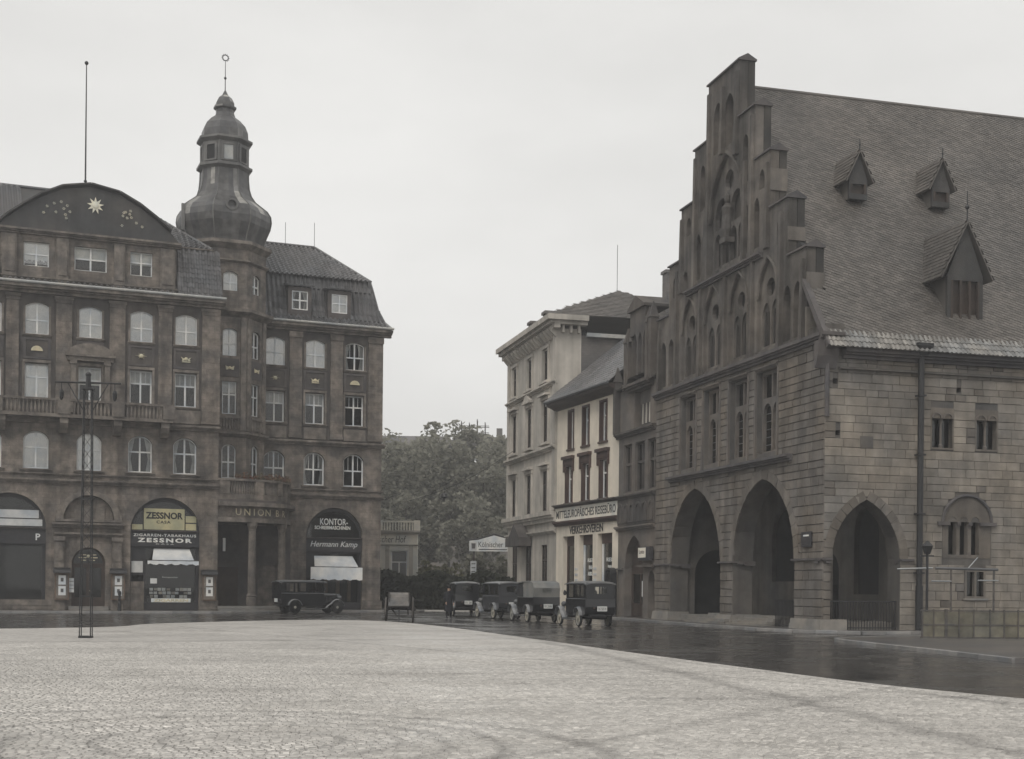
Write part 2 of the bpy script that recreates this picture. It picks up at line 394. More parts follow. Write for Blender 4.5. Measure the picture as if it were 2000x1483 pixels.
# ------------------------------------------------------------------ ground
def ground_mat(name, col, dark, rough, kind):
    m, t, p = new_mat(name); L = t.links.new
    tc = nd(t, 'ShaderNodeTexCoord')
    def noise(sc, det=6, mp=None):
        n = nd(t, 'ShaderNodeTexNoise'); n.inputs['Scale'].default_value = sc; n.inputs['Detail'].default_value = det
        if mp is not None:
            k = nd(t, 'ShaderNodeMapping'); k.inputs['Scale'].default_value = mp[0]; k.inputs['Rotation'].default_value = (0, 0, mp[1]); L(tc.outputs['Object'], k.inputs[0]); L(k.outputs[0], n.inputs[0])
        else: L(tc.outputs['Object'], n.inputs[0])
        return n.outputs[0]
    def rng(src, a, b, lo, hi):
        k = nd(t, 'ShaderNodeMapRange'); k.inputs[1].default_value = a; k.inputs[2].default_value = b; k.inputs[3].default_value = lo; k.inputs[4].default_value = hi; L(src, k.inputs[0]); return k.outputs[0]
    def op(o, a, b=None):
        k = nd(t, 'ShaderNodeMath', operation=o)
        for i, x in enumerate((a, b)):
            if x is None: continue
            if isinstance(x, (int, float)): k.inputs[i].default_value = x
            else: L(x, k.inputs[i])
        return k.outputs[0]
    f = rng(noise(.25), .35, .65, 0, .42)
    f = op('ADD', f, rng(noise(1.0, 6, ((.25, 1.6, 1), .12)), .52, .74, 0, .28))
    if kind == 'square':
        sp = nd(t, 'ShaderNodeSeparateXYZ'); L(tc.outputs['Object'], sp.inputs[0]); X, Y = sp.outputs[0], sp.outputs[1]
        wob = rng(noise(.6), 0, 1, -.9, .9)
        def line(x0, y0, x1, y1, w, amt):
            d = math.hypot(x1-x0, y1-y0); nx, ny = -(y1-y0)/d, (x1-x0)/d
            v = op('ADD', op('ADD', op('MULTIPLY', X, nx), op('MULTIPLY', Y, ny)), -(x0*nx+y0*ny))
            v = op('ABSOLUTE', op('ADD', v, op('MULTIPLY', wob, .35)))
            return rng(v, 0, w, amt, 0)
        def ring(x0, y0, r, w, amt):
            v = op('SQRT', op('ADD', op('POWER', op('ADD', X, -x0), 2.0), op('POWER', op('ADD', Y, -y0), 2.0)))
            v = op('ABSOLUTE', op('ADD', op('ADD', v, -r), op('MULTIPLY', wob, .25)))
            return rng(v, 0, w, amt, 0)
        for a in ((1.7, 38.6, 5.4, 14.6, .38, .5), (4.4, 21.0, 6.6, 24.5, .2, .4), (.2, 33.5, 7.4, 22.0, .22, .4), (2.6, 37.0, 7.6, 21.0, .2, .35),
                  (-13.5, 40.5, -2, 45.5, .5, .45), (-14, 36.0, -1, 38.5, .25, .35), (-9.5, 25.2, -.5, 27.6, .2, .35), (-12, 30.0, 4, 34.0, .2, .3), (-8, 19.5, 2, 21.5, .12, .4)):
            f = op('ADD', f, line(*a))
        for a in ((-3.0, 15.2, 1.0, .1, .55), (-3.0, 15.2, 1.7, .12, .5), (-3.2, 15.0, 2.4, .14, .5), (-3.4, 14.8, 3.2, .18, .55), (-4.2, 13.6, 5.2, .22, .6)):
            f = op('ADD', f, ring(*a))
    mx = nd(t, 'ShaderNodeMixRGB'); mx.inputs[1].default_value = (*col, 1); mx.inputs[2].default_value = (*dark, 1)
    k = nd(t, 'ShaderNodeMath', operation='MULTIPLY'); k.use_clamp = True; L(f, k.inputs[0]); k.inputs[1].default_value = 1.0; L(k.outputs[0], mx.inputs[0])
    g = nd(t, 'ShaderNodeNewGeometry')
    fine = op('MULTIPLY', rng(noise(9, 4), .3, .7, .8, 1.2), rng(g.outputs['Random Per Island'], 0, 1, .86, 1.14))
    vo = nd(t, 'ShaderNodeTexVoronoi'); vo.inputs['Scale'].default_value = 8.0 if kind == 'square' else 6.0; L(tc.outputs['Object'], vo.inputs[0])
    sepc = nd(t, 'ShaderNodeSeparateColor'); L(vo.outputs['Color'], sepc.inputs[0])
    fine = op('MULTIPLY', fine, rng(sepc.outputs[0], 0, 1, .85, 1.15))
    ml = nd(t, 'ShaderNodeMixRGB'); ml.blend_type = 'MULTIPLY'; ml.inputs[0].default_value = 1; L(mx.outputs[0], ml.inputs[1]); L(fine, ml.inputs[2])
    L(ml.outputs[0], p.inputs['Base Color'])
    wet = noise(.5, 5)
    L(rng(wet, .35, .65, rough[0], rough[1]), p.inputs['Roughness'])
    p.inputs['Specular IOR Level'].default_value = .5
    bn = nd(t, 'ShaderNodeBump'); bn.inputs['Strength'].default_value = .5 if kind == 'square' else .4; bn.inputs['Distance'].default_value = .012
    L(rng(vo.outputs['Distance'], 0, .7, 1, 0), bn.inputs['Height']); L(bn.outputs[0], p.inputs['Normal'])
    return m
M['road'] = ground_mat('wet_road', (.058, .055, .052), (.032, .031, .031), (.07, .34), 'road')
M['square'] = ground_mat('pale_setts', (.44, .422, .395), (.21, .20, .188), (.3, .75), 'square')
M['ground'] = mat('far_ground', (.10, .095, .09), .8, .2, .05, 0)
M['pave'] = mat('wet_pavement', (.115, .105, .098), .3, .25, .8, .3, 12, spec=.5, joints=(.9, .9, .12, (0, 1)))

def sheet(name, pts, z, m, kind='structure', thick=0.3):
    b = MB().prism(pts, z - thick, z, 'z'); return b.build(name, m, kind=kind)

def arc_pts(pts, n=6):  # Catmull-Rom through points
    P = [Vector((*p, 0)) for p in pts]; out = []
    for i in range(len(P)-1):
        p0, p1, p2, p3 = P[max(i-1, 0)], P[i], P[i+1], P[min(i+2, len(P)-1)]
        for j in range(n):
            t = j/n
            q = .5*((2*p1) + (p2-p0)*t + (2*p0-5*p1+4*p2-p3)*t*t + (3*p1-p0-3*p2+p3)*t**3); out.append((q.x, q.y))
    out.append((P[-1].x, P[-1].y)); return out

sheet('ground', [(-900, -300), (900, -300), (900, 1500), (-900, 1500)], -.06, M['ground'])
sheet('road', [(-70, 2), (60, 2), (60, 100), (12, 128), (-30, 128), (-70, 90)], 0.0, M['road'], thick=.04)
edge = arc_pts([(-40, 38.5), (-18.61, 52.2), (-16.06, 59.8), (-12.9, 66.4), (-9.9, 69.7), (-6.8, 68.0), (-3.55, 60.3), (-.31, 49.2), (2.87, 37.8), (5.35, 29.6), (6.61, 25.8), (8.13, 22.7), (14, 12.0), (18, 4)])
sheet('square_paving', edge + [(-60, 4), (-60, 30)], .012, M['square'], thick=.03)

# individual setts near the camera (real stones, one mesh)
def in_square(x, y):
    e = edge; c = False; poly = edge + [(-60, 4), (-60, 30)]; n = len(poly); j = n-1
    for i in range(n):
        xi, yi = poly[i]; xj, yj = poly[j]
        if (yi > y) != (yj > y) and x < (xj-xi)*(y-yi)/(yj-yi)+xi: c = not c
        j = i
    return c
verts = []; faces = []; y = 12.8; row = 0
while y < 41:
    fade = 1.0 if y < 24 else max(.12, 1-(y-24)/17)
    h = .115 + .02*rnd.random(); x = -.42*y - 1.0 + .07*(row % 2); xe = min(.40*y + 1.0, 20)
    while x < xe:
        w = .10 + .05*rnd.random()
        yy = y + .05*math.sin(x*1.1) + .03*math.sin(x*3.7+row)
        if y < 22.5 or x < 4.5 or in_square(x + w, yy + h + .15):
            if in_square(x+w, yy+h):
                b = len(verts); z = .0135 + (.005 + .007*rnd.random())*fade; g = .007*fade; cz = .016
                tl = [rnd.uniform(-.002, .002) for _ in range(4)]
                verts += [(x+g, yy+g, .0), (x+w-g, yy+g, .0), (x+w-g, yy+h-g, .0), (x+g, yy+h-g, .0),
                          (x+g+cz, yy+g+cz, z+tl[0]), (x+w-g-cz, yy+g+cz, z+tl[1]), (x+w-g-cz, yy+h-g-cz, z+tl[2]), (x+g+cz, yy+h-g-cz, z+tl[3])]
                faces += [(b+4, b+5, b+6, b+7), (b, b+1, b+5, b+4), (b+1, b+2, b+6, b+5), (b+2, b+3, b+7, b+6), (b+3, b, b+4, b+7)]
        x += w
    y += h; row += 1
me = bpy.data.meshes.new('paving_setts'); me.from_pydata(verts, [], faces); me.materials.append(M['square'])
o = bpy.data.objects.new('paving_setts', me); C.objects.link(o)
tag(o, 'small pale stone setts paving the open square', 'paving', kind='stuff')

# pavements with kerbs
def pavement(name, pts, kerb_from, kerb_to, h=.12):
    b = sheet(name, pts, h, M['pave'], thick=h + .1)
    pl = pts[kerb_from:kerb_to]
    unit = kerb_mesh
    for (x0, y0), (x1, y1) in zip(pl[:-1], pl[1:]):
        d = math.hypot(x1-x0, y1-y0); n = max(1, round(d/1.1)); a = math.atan2(y1-y0, x1-x0)
        for i in range(n):
            t = (i+.5)/n
            o = inst('kerb_stone', unit, b, (x0+(x1-x0)*t, y0+(y1-y0)*t, h*.5+.006), (d/n-.012, .16, h+.01), a)
    return b
kb = MB().frus((-.5, .5, -.5, .5, -.5), (-.5, .5, -.5, .5, .35)).frus((-.5, .5, -.5, .5, .35), (-.49, .49, -.42, .42, .5))
kerb_mesh = kb.mesh('kerb_stone', M['kerb'])

HP = Vector((-18.983, 85.838)); HD = Vector((.92395, .38252)); HN = Vector((.38252, -.92395))
def hpt(u, o): q = HP + HD*u + HN*o; return (q.x, q.y)
TP = Vector((12.549, 56.898)); TD = Vector((.26874, -.96321)); TN = Vector((-.96321, -.26874))
def tpt(u, o): q = TP + TD*u + TN*o; return (q.x, q.y)
LD = Vector((.96321, .26874)); LN = Vector((.26874, -.96321))
def lpt(u, o): q = TP + LD*u + LN*o; return (q.x, q.y)

pavement('pavement_hotel', [hpt(-22, -1), hpt(-22, 3.2), hpt(-8, 3.2), hpt(-1, 3.2), hpt(2.6, 2.2), hpt(6.0, -.6), hpt(9, -1.6), hpt(13.4, -1.9), hpt(14.6, -3.2), hpt(15.0, -6), hpt(15, -12), hpt(-22, -12)], 1, 10)
pavement('pavement_town_hall', [tpt(-52, -.5), tpt(-52, 1.9), tpt(-38, 1.9), tpt(-26, 1.6), tpt(-18, 1.55), tpt(-8, 1.9), tpt(-2.5, 1.75), tpt(-.2, 1.2), lpt(.6, 2.15), lpt(5, 2.15), lpt(30, 2.3), lpt(30, -3)], 1, 11)
isl = arc_pts([(12.3, 34.0), (11.8, 38.5), (11.05, 44.0), (10.85, 46.6), (11.2, 47.8), (12.6, 49.2)], 4) + [(17.5, 52.2), (34, 57.0), (34, 34)]
pavement('traffic_island', isl, 0, 22)

# ------------------------------------------------------------------ facade helpers
def top_fn(kind, u0, u1, zs, rise):
    """height of an opening's head over u; zs is the springing, rise the height of the arch"""
    c, w = (u0+u1)/2, (u1-u0)/2
    if kind == 'flat' or rise <= 0: return lambda u: zs
    if kind == 'ptd':
        k = rise/w; rr = w*(1 + k*k)/2      # radius of each side arc
        def f(u):
            d = min(abs(u-c), w); x = d + (rr - w); return zs + math.sqrt(max(0, rr*rr - x*x))
        return f
    rr = (w*w + rise*rise)/(2*rise)
    return lambda u: zs + math.sqrt(max(0, rr*rr - min(abs(u-c), w)**2)) - (rr - rise)

def opening(u0, u1, z0, zs, kind='flat', rise=0, n=14):
    f = top_fn(kind, u0, u1, zs, rise); c, w = (u0+u1)/2, (u1-u0)/2
    if kind == 'flat' or rise <= 0: return [(u0, z0), (u1, z0), (u1, zs), (u0, zs)]
    pts = [(u0, z0), (u1, z0)]
    for i in range(n+1):
        u = c + w*math.cos(math.pi*i/n) if kind != 'ptd' else u1 - 2*w*i/n
        pts.append((u, f(u)))
    if pts[2] == (u1, z0): pts.pop(2)
    return pts

WCACHE = {}
def window(par, fr, u0, u1, z0, zs, o, kind='seg', rise=.2, cols=2, tr=.62, curtain='full', mat_f='white', fw=.07, glass='glass', subbars=False, name='window', top_cols=None):
    """frame set back in its opening: window > pane, curtain"""
    glass = 'glass_up' if (glass == 'glass' and curtain == 'full') else glass
    w, h = u1-u0, zs-z0; key = (fr.__name__, round(w, 2), round(h, 2), kind, round(rise, 2), cols, tr, curtain, mat_f, fw, glass, subbars, top_cols)
    c = (u0+u1)/2
    if key not in WCACHE:
        a, b = -w/2, w/2; f = top_fn(kind, a, b, h, rise)
        zt = h*tr if tr else None; d = {}
        cells = []
        def row(za, zb, nc, top):
            bw = .05
            xs = [a + fw + (w - 2*fw)*i/nc for i in range(nc+1)]
            for i in range(nc):
                xa = xs[i] + (bw if i else 0); xb = xs[i+1] - (bw if i < nc-1 else 0)
                if not top: cells.append([(xa, za), (xb, za), (xb, zb), (xa, zb)])
                else:
                    m_ = 1 if kind == 'flat' else 6
                    cells.append([(xa, za), (xb, za)] + [(xb+(xa-xb)*j/m_, max(za+.05, f(xb+(xa-xb)*j/m_) - fw)) for j in range(m_+1)])
        if zt:
            row(fw, zt - .04, cols, False); row(zt + .05, h, top_cols or cols, True)
        else: row(fw, h, cols, True)
        outer = opening(a, b, 0, h, kind, rise)
        fb = MB().plate(outer, cells, -.045, .045)
        if subbars:
            for cell in cells[(cols if zt else 0):]:
                xa, xb = cell[0][0], cell[1][0]; za = cell[0][1]; zb = min(p[1] for p in cell[2:]); m_ = (xa+xb)/2
                fb.box(m_-.014, m_+.014, -.02, .02, za, f(m_)-fw)
        d['frame'] = fb.mesh('window', M[mat_f], fr)
        d['panes'] = [MB().prism(cl, -.012, -.004).mesh('pane', M[glass], fr) for cl in cells]
        cu = MB(); 
        if curtain == 'full':
            n = 14
            for i in range(n):
                xa, xb = a+.06+(w-.12)*i/n, a+.06+(w-.12)*(i+1)/n; q = .03*math.sin(i*1.9)
                cu.prism([(xa, .05), (xb, .05), (xb, f(xb)-.05), (xa, f(xa)-.05)], -.09+q*.5, -.08+q*.5)
        elif curtain == 'half':
            cu.prism([(a+.05, h*.5), (b-.05, h*.5), (b-.05, f(b-.05)-.04), (0, f(0)-.04), (a+.05, f(a+.05)-.04)], -.2, -.18)
        elif curtain == 'sides':
            for s in (-1, 1):
                xe = s*(w/2-.06)
                cu.prism([(xe, .05), (xe - s*w*.2, .05), (xe - s*w*.1, h*.5), (xe - s*w*.26, f(xe - s*w*.26)-.05), (xe, f(xe)-.05)], -.22, -.19)
        elif curtain == 'valance':
            cu.prism([(a+.05, h*.66), (b-.05, h*.66), (b-.05, f(b-.05)-.04), (0, f(0)-.04), (a+.05, f(a+.05)-.04)], -.2, -.18)
        d['curtain'] = cu.mesh('curtain', M['curtain'] if curtain in ('full', 'half') else M['curtain2'], fr) if cu.v else None
        WCACHE[key] = d
    d = WCACHE[key]
    wo = inst(name, d['frame'], par, fr(c, o, z0))
    for pm in d['panes']: inst('pane', pm, wo, (0, 0, 0))
    if d['curtain']: inst('curtain', d['curtain'], wo, (0, 0, 0))
    return wo

def text_mesh(name, s, height, m, width=None, extrude=.02, bold=0.0, shear=0.0, fr=ID, align='CENTER', spacing=1.0):
    cu = bpy.data.curves.new('txt', 'FONT'); cu.body = s; cu.align_x = align; cu.size = 1; cu.extrude = extrude/2; cu.offset = bold; cu.shear = shear; cu.space_character = spacing
    cu.resolution_u = 3
    ob = bpy.data.objects.new('txt', cu); me = bpy.data.meshes.new_from_object(ob)
    vs = np.array([v.co[:] for v in me.vertices]); fs = [tuple(p.vertices) for p in me.polygons]
    bpy.data.objects.remove(ob); bpy.data.curves.remove(cu); bpy.data.meshes.remove(me)
    zmin, zmax = vs[:, 1].min(), vs[:, 1].max(); k = height/(zmax-zmin)
    kx = k if width is None else width/(vs[:, 0].max()-vs[:, 0].min())
    xc = (vs[:, 0].max()+vs[:, 0].min())/2 if align == 'CENTER' else 0
    b = MB(); b.v = [((v[0]-xc)*kx, v[2]*1.0, (v[1]-zmin)*k) for v in vs]; b.f = fs
    return b
def text(par, fr, s, u, z, o, height, m, width=None, name='lettering', **kw):
    b = text_mesh('t', s, height, m, width, **kw)
    b.v = [(v[0]+u, v[1]+o, v[2]+z) for v in b.v]
    return b.build(name, m, par, fr)

def tiles(name, par, fr, P0, eu, ev, wu, hv, m, clip=None, pitch_u=.32, pitch_v=.34, kind='pan', thick=.03, rise=.12, ang=0.0):
    """real tiles on a sloping patch: P0 lower-left, eu along the eaves, ev up the slope (unit vectors); one joined part"""
    eu, ev = Vector(eu).normalized(), Vector(ev).normalized(); n = eu.cross(ev).normalized(); n = -n if n.z < 0 else n; P0 = Vector(P0)
    nu, nv = max(1, int(wu/pitch_u)), max(1, int(hv/pitch_v)); pu, pv = wu/nu, hv/nv; b = MB()
    r = random.Random(name + str(round(wu*7+hv*3, 2)))
    ca, sa = math.cos(ang), math.sin(ang); E0, V0 = eu, ev
    jr, ir = range(nv), range(nu)
    if ang:
        eu, ev = E0*ca + V0*sa, V0*ca - E0*sa; jr, ir = range(-int(wu*abs(sa)/pv)-2, nv+int(wu*abs(sa)/pv)+2), range(-int(hv*abs(sa)/pu)-2, nu+int(hv*abs(sa)/pu)+2)
    for j in jr:
        for i in ir:
            off = (.5*pu if (kind == 'slate' and j % 2) else 0)
            a0, a1 = i*pu + off, (i+1)*pu + off; v0, v1 = j*pv - .04, (j+1)*pv
            am, vm = (a0+a1)/2, (v0+v1)/2
            if ang:
                am, vm = am*ca - vm*sa, am*sa + vm*ca
                if not (0 < am < wu and 0 < vm < hv): continue
            if clip and not clip(am, vm): continue
            lift = .012*r.random()
            if kind == 'pan':
                sec = [(0, .0), (.3, rise), (.55, rise*.8), (.75, .004), (1.0, .0)]
            else: sec = [(.02, .012), (.98, .012)]
            vs = []
            for s_, (v, up) in enumerate(((v0, thick+lift), (v1, .002))):
                for (t, hh) in sec:
                    q = P0 + eu*(a0 + (a1-a0)*t) + ev*(v + (r.uniform(-.006, .006) if s_ == 0 else 0)) + n*(hh + up); vs.append(tuple(q))
            k = len(sec)
            fs = [(q, q+1, k+q+1, k+q) for q in range(k-1)]
            low = [tuple(P0 + eu*(a0+(a1-a0)*t) + ev*v0 + n*0.0) for t, hh in sec]
            vs += low; fs += [(q, 2*k+q, 2*k+q+1, q+1) for q in range(k-1)]
            b.add(vs, fs)
    return b.build(name, m, par, fr, kind='stuff')

# ------------------------------------------------------------------ the hotel
hotel = thing('hotel', 'large brown sandstone hotel with onion-domed corner tower and gold star on its gable', 'hotel', (HP.x, HP.y, 0), R(22.49))
def band(name, u0, u1, o0, o1, z0, z1, m='hotel_trim', par=None, fr=HF, drip=True):
    """moulding: fillet, ovolo and slab stacked"""
    b = MB(); h = z1-z0; p = o1-o0
    b.box(u0, u1, o0, o0+p*.45, z0, z0+h*.35); b.box(u0, u1, o0, o0+p*.75, z0+h*.35+.001, z0+h*.6); b.box(u0, u1, o0, o0+p, z0+h*.6+.001, z1)
    return b.build(name, M[m], par or hotel, fr)

LC = [-13.57, -10.92, -7.87, -4.87, -2.17]
RC = [4.5, 7.25, 10.03]
def bay_holes(cs, w1=1.45, w=1.34):
    hs = []
    for c in cs:
        hs.append(opening(c-w/2, c+w/2, 16.6, 18.28, 'seg', .22))
        hs.append(opening(c-w/2, c+w/2, 12.76, 14.86))
        hs.append(opening(c-w1/2, c+w1/2, 8.58, 10.35, 'seg', .5))
    return hs
SH_L, SH_C, SH_R = (-14.5, -10.3), (-8.82, -6.86), (-5.4, -1.22)
ground_L = [opening(*SH_L, 0.12, 5.3, 'seg', 1.8), opening(*SH_C, .12, 2.95, 'round', .98), opening(*SH_R, 0.12, 5.3, 'seg', 1.8)]
MB().plate([(-15.7, -.3), (-.1, -.3), (-.1, 19.2), (-15.7, 19.2)], bay_holes(LC) + ground_L, -.45, 0).build('wall', M['hotel'], hotel, HF)
SHOP2 = (6.75, 10.7)
MB().plate([(3.2, -.3), (12.0, -.3), (12.0, 19.2), (3.2, 19.2)], bay_holes(RC) + [opening(*SHOP2, .12, 5.35, 'seg', 1.75)], -5.45, -5.0).build('wall', M['hotel'], hotel, HF)
# return walls, back and inner core that keeps the rooms dark
b = MB(); b.box(-.55, -.1, -5.4, -.46, -.3, 19.2); b.box(11.55, 12.0, -17, -5.46, -.3, 19.2); b.box(-15.7, -15.25, -17, -.46, -.3, 19.2); b.box(-15.7, 12, -17.4, -17.01, -.3, 19.2)
split(b, 'side_wall', M['hotel'], hotel, HF)
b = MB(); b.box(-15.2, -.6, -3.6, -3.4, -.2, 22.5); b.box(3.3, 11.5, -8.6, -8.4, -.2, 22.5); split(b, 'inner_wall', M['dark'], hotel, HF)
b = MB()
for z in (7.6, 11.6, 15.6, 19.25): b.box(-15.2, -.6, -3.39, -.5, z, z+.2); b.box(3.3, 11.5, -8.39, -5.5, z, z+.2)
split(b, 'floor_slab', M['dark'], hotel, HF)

cur3 = ['full', 'full', 'full', 'full', 'full']; cur2 = ['full', 'full', 'half', 'valance', 'valance']; cur1 = ['full', 'full', 'full', 'sides', 'sides']
for i, c in enumerate(LC):
    window(hotel, HF, c-.67, c+.67, 16.6, 18.28, -.16, 'seg', .22, 2, .5, cur3[i])
    window(hotel, HF, c-.67, c+.67, 12.76, 14.86, -.3, 'flat', 0, 2, .62, cur2[i], subbars=True, fw=.09)
    window(hotel, HF, c-.725, c+.725, 8.58, 10.35, -.3, 'seg', .5, 2, .72, cur1[i], fw=.09)
for i, c in enumerate(RC):
    window(hotel, HF, c-.67, c+.67, 16.6, 18.28, -5.16, 'seg', .22, 2, .52, ['full', 'full', 'sides'][i], subbars=(i == 2))
    window(hotel, HF, c-.67, c+.67, 12.76, 14.86, -5.3, 'flat', 0, 2, .62, ['valance', 'valance', 'none'][i], subbars=True, fw=.09)
    window(hotel, HF, c-.725, c+.725, 8.58, 10.35, -5.3, 'seg', .5, 2, .62, ['none', 'sides', 'none'][i], fw=.1, subbars=True)
# sills, lintel aprons and window surrounds
def surround(c, o):
    for (z, w) in ((16.6, .82), (12.76, .85), (8.58, .9)):
        band('window_sill', c-w, c+w, o, o+.14, z-.16, z)
    b = MB()
    for s in (-1, 1):
        b.box(c+s*.72-.06, c+s*.72+.06, o+.0, o+.06, 16.62, 18.3); b.box(c+s*.74-.07, c+s*.74+.07, o, o+.07, 12.78, 14.9)
    b.box(c-.8, c+.8, o+.001, o+.1, 14.9, 15.06); split(b, 'window_surround', M['hotel_trim'], hotel, HF)
    # sunk spandrel panel with gilded relief
    p = MB().plate([(c-.78, 15.12), (c+.78, 15.12), (c+.78, 16.36), (c-.78, 16.36)], [[(c-.62, 15.24), (c+.62, 15.24), (c+.62, 16.24), (c-.62, 16.24)]], o, o+.07).build('spandrel_panel', M['hotel_dark'], hotel, HF)
    MB().box(c-.62, c+.62, o+.003, o+.015, 15.24, 16.24).build('panel_field', M['hotel_dark'], p, HF)
    return p
def relief(par, c, o, z, kind):
    b = MB()
    if kind == 'sun':
        for k in range(12):
            a = 2*math.pi*k/12; r = .30 if k % 2 == 0 else .2
            b.prism([(c+.09*math.cos(a-.25), z+.07*math.sin(a-.25)), (c+r*math.cos(a)*1.15, z+r*.7*math.sin(a)), (c+.09*math.cos(a+.25), z+.07*math.sin(a+.25))], o, o+.05)
        b.lathe([(.13, o), (.11, o+.07), (.03, o+.1)], 12, (c, 0, z), axis='y')
    elif kind == 'shell':
        b.prism([(c-.34, z-.14)] + [(c+.34*math.cos(math.pi*(1-t/10))*(1-.0*t), z-.14+.30*math.sin(math.pi*t/10)) for t in range(0, 11)][0:] , o, o+.07)
        for k in range(-2, 3): b.prism([(c+k*.11-.03, z-.14), (c+k*.11+.03, z-.14), (c+k*.075+.02, z+.12), (c+k*.075-.02, z+.12)], o+.07, o+.1)
    else:
        for s in (-1, 1):
            b.prism([(c+s*.32, z+.12), (c+s*.12, z+.02), (c+s*.1, z-.1), (c+s*.26, z-.12), (c+s*.22, z)], o, o+.06)
        b.sphere((c, o+.02, z), .12, 8, (1, .5, 1)); b.prism([(c-.28, z-.2), (c+.28, z-.2), (c+.2, z-.14), (c-.2, z-.14)], o, o+.05)
    b.build('ornament', M['gold'], par, HF)
kinds = ['shell', 'shell', None, 'sun', 'scroll']
for i, c in enumerate(LC):
    p = surround(c, -.0)
    if kinds[i]: relief(p, c, .02, 15.74, kinds[i])
for i, c in enumerate(RC):
    p = surround(c, -5.0); relief(p, c, -4.98, 15.74, ['sun', 'scroll', 'shell'][i])
# giant pilasters through second and third floors
for (a, b_) in ((-15.7, -14.6), (-12.65, -11.95), (-9.85, -8.95), (-6.75, -5.85), (-3.85, -3.05), (-1.2, -.1)):
    p = MB(); p.box(a, b_, .0, .16, 11.95, 18.55); p.box(a-.05, b_+.05 if b_ < -.2 else b_, .0, .22, 11.75, 11.95)
    p.box(a-.04, b_+.04 if b_ < -.2 else b_, .0, .21, 18.55, 18.75); p.box(a-.09, b_+.09 if b_ < -.2 else b_+.02, .0, .26, 18.75, 18.95)
    for zz in np.arange(12.5, 18.4, .62): p.box(a-.006, b_+.006, .02, .168, zz, zz+.56)
    p.build('pilaster', M['hotel'], hotel, HF)
for (a, b_) in ((5.45, 6.3), (8.3, 9.15), (10.98, 12.0)):
    p = MB(); p.box(a, b_, -5, -4.84, 11.95, 18.55); p.box(a-.05, b_+.03, -5, -4.79, 11.75, 11.95); p.box(a-.06, b_+.04, -5, -4.75, 18.55, 18.95)
    for zz in np.arange(12.5, 18.4, .62): p.box(a-.006, b_+.006, -4.98, -4.832, zz, zz+.56)
    p.build('pilaster', M['hotel'], hotel, HF)
# bays between the pilasters: soot, with recess shade put into the darker colour
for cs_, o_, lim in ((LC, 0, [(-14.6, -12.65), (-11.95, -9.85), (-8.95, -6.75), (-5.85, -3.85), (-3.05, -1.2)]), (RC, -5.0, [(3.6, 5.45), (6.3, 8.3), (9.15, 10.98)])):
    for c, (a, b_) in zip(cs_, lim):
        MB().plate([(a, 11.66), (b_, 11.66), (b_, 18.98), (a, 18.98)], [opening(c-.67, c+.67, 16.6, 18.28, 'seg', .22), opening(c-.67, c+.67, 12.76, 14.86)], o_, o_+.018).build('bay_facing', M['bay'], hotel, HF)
# string courses and main cornice
band('string_course', -15.75, -.05, 0, .34, 11.3, 11.62); band('string_course', 3.4, 12.2, -5, -4.68, 11.3, 11.62)
band('string_course', -15.75, -.05, 0, .24, 7.72, 8.0); band('string_course', 3.2, 12.12, -5, -4.78, 7.72, 8.0)
band('sill_course', -15.74, -.06, 0, .14, 8.2, 8.34); band('sill_course', 3.3, 12.1, -5, -4.88, 8.2, 8.34)
band('cornice', -15.9, .15, 0, .75, 19.0, 19.45); band('cornice', 3.4, 12.55, -5, -4.3, 19.0, 19.45)
for (u0, u1, o) in ((-15.9, .15, .78), (3.4, 12.6, -4.27)):
    MB().tube((u0, o, 19.55), (u1, o, 19.55), .085, 8).build('gutter', M['copper_bare'], hotel, HF)
band('cornice', 12.0, 12.55, -17, -4.3, 19.0, 19.45)
band('plinth', -15.76, -8.95, 0, .12, -.1, .75); band('plinth', -6.72, -5.45, 0, .12, -.1, .75); band('plinth', -1.2, -.05, 0, .12, -.1, .75)
band('plinth', 5.4, 6.72, -5, -4.88, -.1, .75); band('plinth', 10.73, 12.1, -5, -4.88, -.1, .75)
# balcony on the second floor
bal = MB().box(-13.3, -3.05, .0, 1.0, 11.62, 11.82).build('balcony', M['hotel_trim'], hotel, HF)
MB().box(-13.32, -3.03, .86, 1.04, 12.58, 12.72).build('rail', M['hotel_trim'], bal, HF)
b = MB()
for u in np.arange(-13.0, -3.2, .22):
    if min(abs(u-x) for x in (-13.2, -9.4, -6.3, -3.3)) > .42:
        b.lathe([(.05, 11.82), (.085, 12.0), (.06, 12.25), (.045, 12.4), (.07, 12.58)], 6, (u, .94, 0))
b.build('balusters', M['hotel_trim'], bal, HF, kind='stuff')
for u in (-13.2, -9.4, -6.3, -3.3): MB().box(u-.36, u+.36, .84, 1.06, 11.82, 12.6).build('pedestal', M['hotel_trim'], bal, HF)
for u in (-12.9, -9.4, -6.3, -3.5):
    b = MB().prism([(0, 10.75), (.45, 10.75), (.72, 11.0), (.9, 11.3), (.9, 11.62), (0, 11.62)], u-.24, u+.24, 'u'); b.build('bracket', M['hotel_trim'], bal, HF)
MB().box(-3.0, -1.25, 0, .1, 11.72, 12.55).build('apron_panel', M['hotel_trim'], hotel, HF)
for c in RC: MB().box(c-.78, c+.78, -5, -4.9, 11.72, 12.5).build('apron_panel', M['hotel_trim'], hotel, HF)
